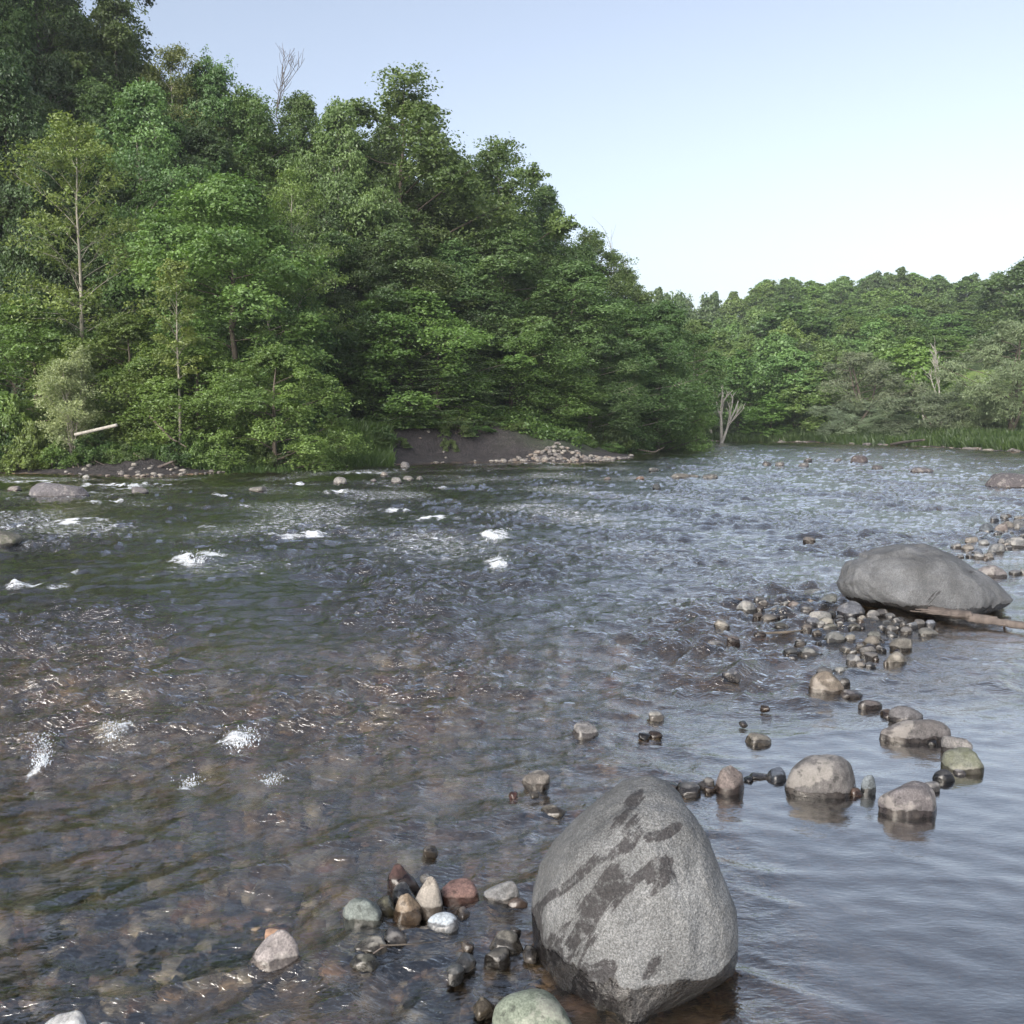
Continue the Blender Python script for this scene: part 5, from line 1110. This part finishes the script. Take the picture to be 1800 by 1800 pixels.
# ---- bare dead trees
def dead_tree(px, top, Y, label, seed, nb=9, spread=.5, mat=None, lean=0.0, z0=None, r0=.10, levels=2):
    r = np.random.default_rng(seed); tp = at_depth(px, top, Y); g = gz(tp[0], Y) - .2 if z0 is None else z0; H = tp[2] - g
    bag = Bag()
    def br(P, d, L, rad, lev):
        n_ = 6; pts = [P]; dd = d.copy()
        for k in range(n_ - 1):
            dd = dd + r.normal(0, .13, 3); dd[2] += .05; dd /= np.linalg.norm(dd); pts.append(pts[-1] + dd * L / (n_ - 1))
        pts = np.array(pts); V, Fq = tube(pts, np.linspace(rad, rad * .25, n_) + .006, 5, cap=False); bag.add(V, Fq)
        if lev <= 0: return
        for k in range(nb if lev == levels else 4):
            s = r.uniform(.35, .97); q = np.array([np.interp(s * (n_ - 1), range(n_), pts[:, c]) for c in range(3)])
            a = r.uniform(0, 6.28); e = np.array([math.cos(a), math.sin(a), r.uniform(.5, 1.4)]) * spread + d * .5; e /= np.linalg.norm(e)
            br(q, e, L * r.uniform(.25, .45), rad * .45, lev - 1)
    d = np.array([lean, 0, 1.0]); d /= np.linalg.norm(d)
    br(np.zeros(3), d, H, r0, levels)
    me = bag.mesh('bare_tree', [mat or M_DEAD]); e = empty('bare_tree', (tp[0] - lean * H, Y, g)); tag(e, label, 'dead tree')
    link('trunk', me, e)
dead_tree(484, 132, 62, 'bare grey treetop poking above the skyline', 3, 15, .75, z0=17.5, r0=.04, levels=2, mat=M_BARK)
dead_tree(1272, 668, 92, 'tallest bleached snag on the far bank', 5, 4, .5, r0=.20)
dead_tree(1292, 682, 91, 'bleached snag leaning right beside the tallest', 6, 4, .5, lean=.25, r0=.16)
dead_tree(1245, 655, 101, 'forked bleached snag left of the tallest', 8, 5, .7, r0=.16, lean=-.1)
dead_tree(1662, 632, 92, 'thin grey snag beside the meadow', 9, 7, .4, r0=.13)
dead_tree(1615, 650, 93, 'thin pale snag left of the meadow one', 12, 3, .4, lean=-.15, r0=.12)
dead_tree(1120, 455, 86, 'wispy bare twigs beyond the end of the wood', 14, 12, .6, z0=4, r0=.05)
# bare dark stems in the gap of the wood
for i, (px, top, Y, r0, lab) in enumerate([(606, 415, 54, .17, 'thickest bare brown trunk in the dark gap'), (565, 440, 55, .07, 'thin straight trunk left of the thick one in the gap'), (625, 470, 56, .06, 'thin pale trunk right of the thick one in the gap'), (640, 500, 57, .06, 'rightmost thin trunk in the dark gap'), (585, 480, 57, .05, 'faint trunk between the two in the gap')]):
    tp = at_depth(px, top, Y); g = gz(tp[0], Y) - .2; H = tp[2] - g; t = np.linspace(0, 1, 7)
    P = np.stack([(.09 * H * t if i == 0 else .02 * H * t) + .05 * np.sin(t * 5 + i), 0 * t, H * t], -1); P[:, 0] -= P[-1, 0] if i else P[-1, 0] * .6
    V, Fq = tube(P, r0 * (1 - .5 * t), 8); b = Bag(); b.add(V, Fq)
    e = empty('leafless_tree', (tp[0], Y, g)); tag(e, lab, 'tree trunk'); link('stem', b.mesh('bare_stem', [M_BARK]), e)

# ------------------------------------------------------------------ driftwood, sticks, roots
def stick(name, pts, rads, mat, label, cat, sides=8, group=None, twist=0.0, jag=0.0):
    P = np.array(pts, float); s = np.linspace(0, 1, len(P)); ss = np.linspace(0, 1, 24)
    Q = np.stack([np.interp(ss, s, P[:, k]) for k in range(3)], -1); rr = np.interp(ss, s, rads)
    Q[1:-1] = (Q[:-2] + Q[1:-1] * 2 + Q[2:]) / 4
    V, Fq = tube(Q, rr, sides); 
    if jag: V = V + jag * np.stack([noise2(V[:, 0] * 14 + 1, V[:, 2] * 30, 5), noise2(V[:, 1] * 20, V[:, 0] * 9, 6), noise2(V[:, 0] * 8, V[:, 1] * 30, 7)], -1)
    b = Bag(); o0 = Q.mean(0); b.add(V - o0, Fq)
    o = link(name, b.mesh(name, [mat]), loc=o0); tag(o, label, cat, group); return o
# driftwood log by the humped boulder: weathered shaft with a splintered left end
a = ground_pt(1612, 1083, .02); c = ground_pt(1700, 1092, .03); d = ground_pt(1830, 1108, .03)
e = empty('driftwood_log', (c[0], c[1], c[2])); tag(e, 'weathered driftwood log with a splintered end beside the broad humped boulder', 'driftwood')
def sub(nm, pts, rads, jag, sides=9):
    P = np.array(pts) - c; s = np.linspace(0, 1, len(P)); ss = np.linspace(0, 1, 40)
    Q = np.stack([np.interp(ss, s, P[:, k]) for k in range(3)], -1)
    for _ in range(3): Q[1:-1] = (Q[:-2] + Q[1:-1] * 2 + Q[2:]) / 4
    V, Fq = tube(Q, np.interp(ss, s, rads), sides); V += jag * np.stack([noise2(V[:, 0] * 3, V[:, 2] * 60, 5), noise2(V[:, 1] * 30, V[:, 0] * 3, 6), noise2(V[:, 0] * 3, V[:, 1] * 60 + V[:, 2] * 40, 7)], -1)
    b = Bag(); b.add(V, Fq); link(nm, b.mesh(nm, [M_DRIFT]), e)
dv = unit(c - a)
sub('shaft', [a + [.12, 0, .07], a + dv * .5 + [0, 0, .06], c + [0, 0, .035], d + [0, 0, .02]], [.034, .046, .040, .034], .012)
for k in range(6):
    st_ = a + [0, .014 * (k - 2.5), .045 + .013 * (k % 3)] - dv * (.05 * (k % 4) - .08); sub('splinter', [st_, st_ + dv * .3 + [0, 0, .006], a + dv * .75 + [0, .003 * k, .062]], [.006, .014, .012], .004, 5)
sub('lower_limb', [a + [.22, -.05, .02], a + dv * .8 + [0, -.05, .01], c + [.35, -.05, -.01]], [.012, .020, .010], .006, 6)
# bleached beam on the left bank
A_ = at_depth(132, 764, 37.2); B_ = at_depth(206, 747, 36.9)
stick('bleached_beam', [A_, B_], [.065, .065], M_DEAD, 'straight bleached beam jutting out of the bushes', 'beam', 8)
stick('fallen_branch', [at_depth(535, 783, 43), at_depth(555, 797, 42), at_depth(578, 806, 41.6)], [.035, .03, .012], M_DEAD, 'pale crooked branch lying on the dark soil', 'branch', 6)
stick('fallen_branch', [at_depth(278, 822, 37), at_depth(309, 809, 37.1)], [.07, .04], M_DRIFT, 'tan broken branch sticking up from the pebbly shore', 'branch', 6)
stick('fallen_branch', [at_depth(262, 730, 38), at_depth(300, 770, 37.8), at_depth(328, 786, 37.6)], [.05, .04, .02], M_BARK, 'thin fallen branch slanting behind the sapling foot', 'branch', 6)
stick('floating_stick', [ground_pt(1328, 1114, .012), ground_pt(1385, 1111, .015), ground_pt(1412, 1108, .01)], [.010, .014, .006], M_BARK, 'long thin stick lying in the water before the cobble cluster', 'stick', 6)
stick('twig', [ground_pt(668, 1662, .075), ground_pt(720, 1660, .06), ground_pt(775, 1654, .02)], [.004, .003, .0015], M_BARK, 'thin dark twig caught on the tan and black rock', 'twig', 5)
stick('twig', [ground_pt(656, 1676, .06), ground_pt(672, 1665, .08), ground_pt(700, 1659, .05)], [.003, .003, .0012], M_DRIFT, 'short pale twig crossing the dark twig', 'twig', 5)
stick('fallen_log', [ground_pt(1565, 781, .1), ground_pt(1590, 777, .35), ground_pt(1624, 773, .7)], [.10, .12, .08], M_DRIFT, 'grey log stranded on the far waterline', 'log', 7)
stick('fallen_branch', [at_depth(1120, 790, 62), at_depth(1150, 795, 61), at_depth(1168, 786, 61)], [.05, .04, .02], M_DRIFT, 'dead branch at the waterline past the stone spit', 'branch', 5)
rr = np.random.default_rng(4)
for i in range(34):      # exposed roots under the left bank
    px = rr.uniform(5, 160) if i < 24 else rr.uniform(170, 300)
    z = rr.uniform(.45, .95); g0 = at_depth(px, 800, 38.0); P0 = np.array([g0[0], 38.3 + rr.uniform(-.2, .6), z])
    P1 = P0 + [rr.uniform(-.2, .9), -rr.uniform(.2, .7), -.15]; P2 = P1 + [rr.uniform(-.2, .9), -rr.uniform(.1, .5), -rr.uniform(.2, .5)]
    P2[2] = max(P2[2], .03)
    stick('root', [P0, P1, P2], [rr.uniform(.02, .05), .025, .008], M_DRIFT if i % 2 else M_BARK, 'bare root hanging from the undercut left bank', 'root', 5, 'roots hanging from the left bank')
# overhead cables in front of the far hill
for i, (ya, yb, lab) in enumerate([(612, 590, 'upper overhead cable before the far hill'), (622, 603, 'middle overhead cable before the far hill'), (636, 612, 'lower overhead cable before the far hill')]):
    P0, P1 = at_depth(1560, ya, 106), at_depth(1860, yb - 12, 104); t = np.linspace(0, 1, 12)[:, None]
    pts = P0 + (P1 - P0) * t; pts[:, 2] -= 1.2 * (4 * t * (1 - t))[:, 0]
    stick('overhead_cable', pts, [.022] * 12, M_BARK, lab, 'cable', 4)

# ------------------------------------------------------------------ ground cover and splashes
def blades(name, region, n, hgt, wid, mat, label, spread=.35, seed=0, tint=(1, 1, 1)):
    r = np.random.default_rng(seed); X, Y = region(r, n); Z = ground_z(X, Y); n = len(X)
    az = r.uniform(0, 6.28, n); h = hgt * r.uniform(.5, 1.3, n); b = np.stack([X, Y, Z - .02], -1)
    side = np.stack([np.cos(az), np.sin(az), 0 * az], -1) * (wid * r.uniform(.6, 1.3, n))[:, None]
    ln = np.stack([r.normal(0, spread, n) * h, r.normal(0, spread, n) * h, h], -1)
    V = np.stack([b - side, b + side, b + ln * .6 + side * .8, b + ln * .6 - side * .8, b + ln + [[0, 0, 0]] - [[0, 0, .06]] * (h[:, None])], 1).reshape(-1, 3)
    k = np.arange(n)[:, None] * 5
    Fq = np.vstack([k + [[0, 1, 2]], k + [[0, 2, 3]], k + [[3, 2, 4]]])
    me = mesh_from(name, V, Fq, [mat], {'v': np.repeat(r.random(n), 5)}); o = link(name, me); o.color = (*tint, 1)
    tag(o, label, 'grass', kind='stuff')
def reg_far(r, n):
    px = r.uniform(1200, 1830, n); wl = np.interp(px, [1215, 1430, 1640, 1800], [775.5, 778.5, 786.5, 796]) ; g = np.stack([ground_pt(a, b) for a, b in zip(px, wl)])
    Y = g[:, 1] + 1.0 + r.random(n) ** 1.4 * 9; X = g[:, 0] / g[:, 1] * Y; return X, Y
blades('meadow_grass', reg_far, 26000, .75, .035, L_BUSH, 'tall bright grass along the far bank', seed=1, tint=(.75, .78, .6))
def reg_slope(r, n):
    px = r.uniform(500, 690, n); Y = r.uniform(41.8, 47.5, n) + (px - 560) * .016; X = (px - 900) / F_PX * Y; return X, Y
blades('slope_grass', reg_slope, 15000, .5, .022, L_MAPLE, 'rank grass on the slope above the dark soil', seed=2, tint=(1.0, 1.15, .8))
def reg_left(r, n):
    px = r.uniform(-40, 520, n); Y = r.uniform(37.8, 41, n); X = (px - 900) / F_PX * Y; return X, Y
blades('bank_grass', reg_left, 16000, .55, .018, L_BUSH, 'grass and stalks among the bushes of the left bank', seed=3)
# low leafy growth covering the wood's floor and bank tops
r = np.random.default_rng(77); n_ = 60000
px = r.uniform(-80, 1215, n_); Yb = np.interp(px, [0, 400, 640, 860, 1000, 1100, 1215], [37.5, 38.5, 43.5, 48.5, 50.5, 57, 68]); Y = Yb + r.random(n_) ** 1.5 * 14
X = (px - 900) / F_PX * Y; keep = signed_dist(X, Y) > 2.4 + .9 * noise2(X * .6, Y * .6, 5) + 1.3 * sstep(520, 640, px) * sstep(1000, 900, px); X, Y = X[keep], Y[keep]
C = np.stack([X, Y, ground_z(X, Y) + r.random(len(X)) ** 1.5 * .6 + .03], -1); Nn = unit(np.array([0, -.25, 1.0]) + r.normal(0, .5, C.shape)); T = unit(r.normal(0, 1, C.shape) * [1, 1, .4])
V, Fq = leaf_quads(C, T, Nn, r.uniform(.10, .24, len(C)), .75)
me = mesh_from('undergrowth', V, Fq, [L_MAPLE], {'v': np.repeat(r.random(len(C)) * .8, 4)}); o = link('undergrowth', me); o.color = (.95, 1.05, .85, 1)
tag(o, 'low leafy undergrowth covering the floor of the left wood', 'undergrowth', kind='stuff')
# splashes: thrown drops and ragged sheets of water
m_spl, nt = new_mat('splash_water'); n = N(nt); p = n.node('ShaderNodeBsdfPrincipled'); p.inputs['Base Color'].default_value = (.82, .87, .92, 1); p.inputs['Roughness'].default_value = .15; p.inputs['Transmission Weight'].default_value = .35
o_ = n.node('ShaderNodeOutputMaterial'); n.link(p.outputs[0], o_.inputs['Surface'])
D2, F2 = ico(1)
for i, (sx, sy, w, h, nd, lab) in enumerate([(75, 1356, 30, 62, 260, 'tall splash shooting up from the rapids'), (205, 1304, 44, 26, 200, 'splash over a sunken stone right of the tall splash'), (428, 1318, 52, 30, 200, 'wide foaming splash in the near riffle'), (335, 1392, 36, 14, 90, 'small splash below the wide foaming one'),
        (478, 1388, 34, 14, 90, 'small splash right of the other small one'), (345, 992, 50, 20, 120, 'curling splash in the mid-river rapids'), (868, 950, 36, 16, 90, 'splash at the crest of a standing wave mid-river'), (876, 998, 26, 16, 80, 'splash below the standing wave crest')]):
    g = ground_pt(sx, sy); k = g[1] / F_PX; r = np.random.default_rng(i + 70); bag = Bag(); nd *= 2
    u = r.normal(0, .45, nd); hh = r.random(nd) ** 1.6
    P = np.stack([u * w * k * (.45 + .6 * hh), r.normal(0, .35, nd) * w * k, .02 + hh * h * k * 1.0], -1)
    for q in P:
        s = k * r.uniform(.35, 1.1) * (1.3 if q[2] < .35 * h * k else .8); bag.add(D2 * s * [1, 1, r.uniform(.8, 2.0)] + q, F2[:, [0, 1, 2, 2]])
    o = link('splash', bag.mesh('splash', [m_spl]), loc=(g[0], g[1], 0.02)); tag(o, lab, 'splash')
# ------------------------------------------------------------------ evening haze
def box_mesh(name, lo, hi, mat):
    V = np.array([[x, y, z] for z in (lo[2], hi[2]) for y in (lo[1], hi[1]) for x in (lo[0], hi[0])], float)
    Fq = np.array([[0, 2, 3, 1], [4, 5, 7, 6], [0, 1, 5, 4], [2, 6, 7, 3], [0, 4, 6, 2], [1, 3, 7, 5]])
    return mesh_from(name, V, Fq, [mat])
mh, nt = new_mat('haze'); n = N(nt)
pv = n.node('ShaderNodeVolumePrincipled'); pv.inputs['Color'].default_value = (.82, .88, .95, 1); pv.inputs['Density'].default_value = 0.00045; pv.inputs['Anisotropy'].default_value = 0.2
o_ = n.node('ShaderNodeOutputMaterial'); n.link(pv.outputs[0], o_.inputs['Volume'])
tag(link('haze', box_mesh('haze', (-950, -950, -3), (950, 950, 45), mh)), kind='stuff')
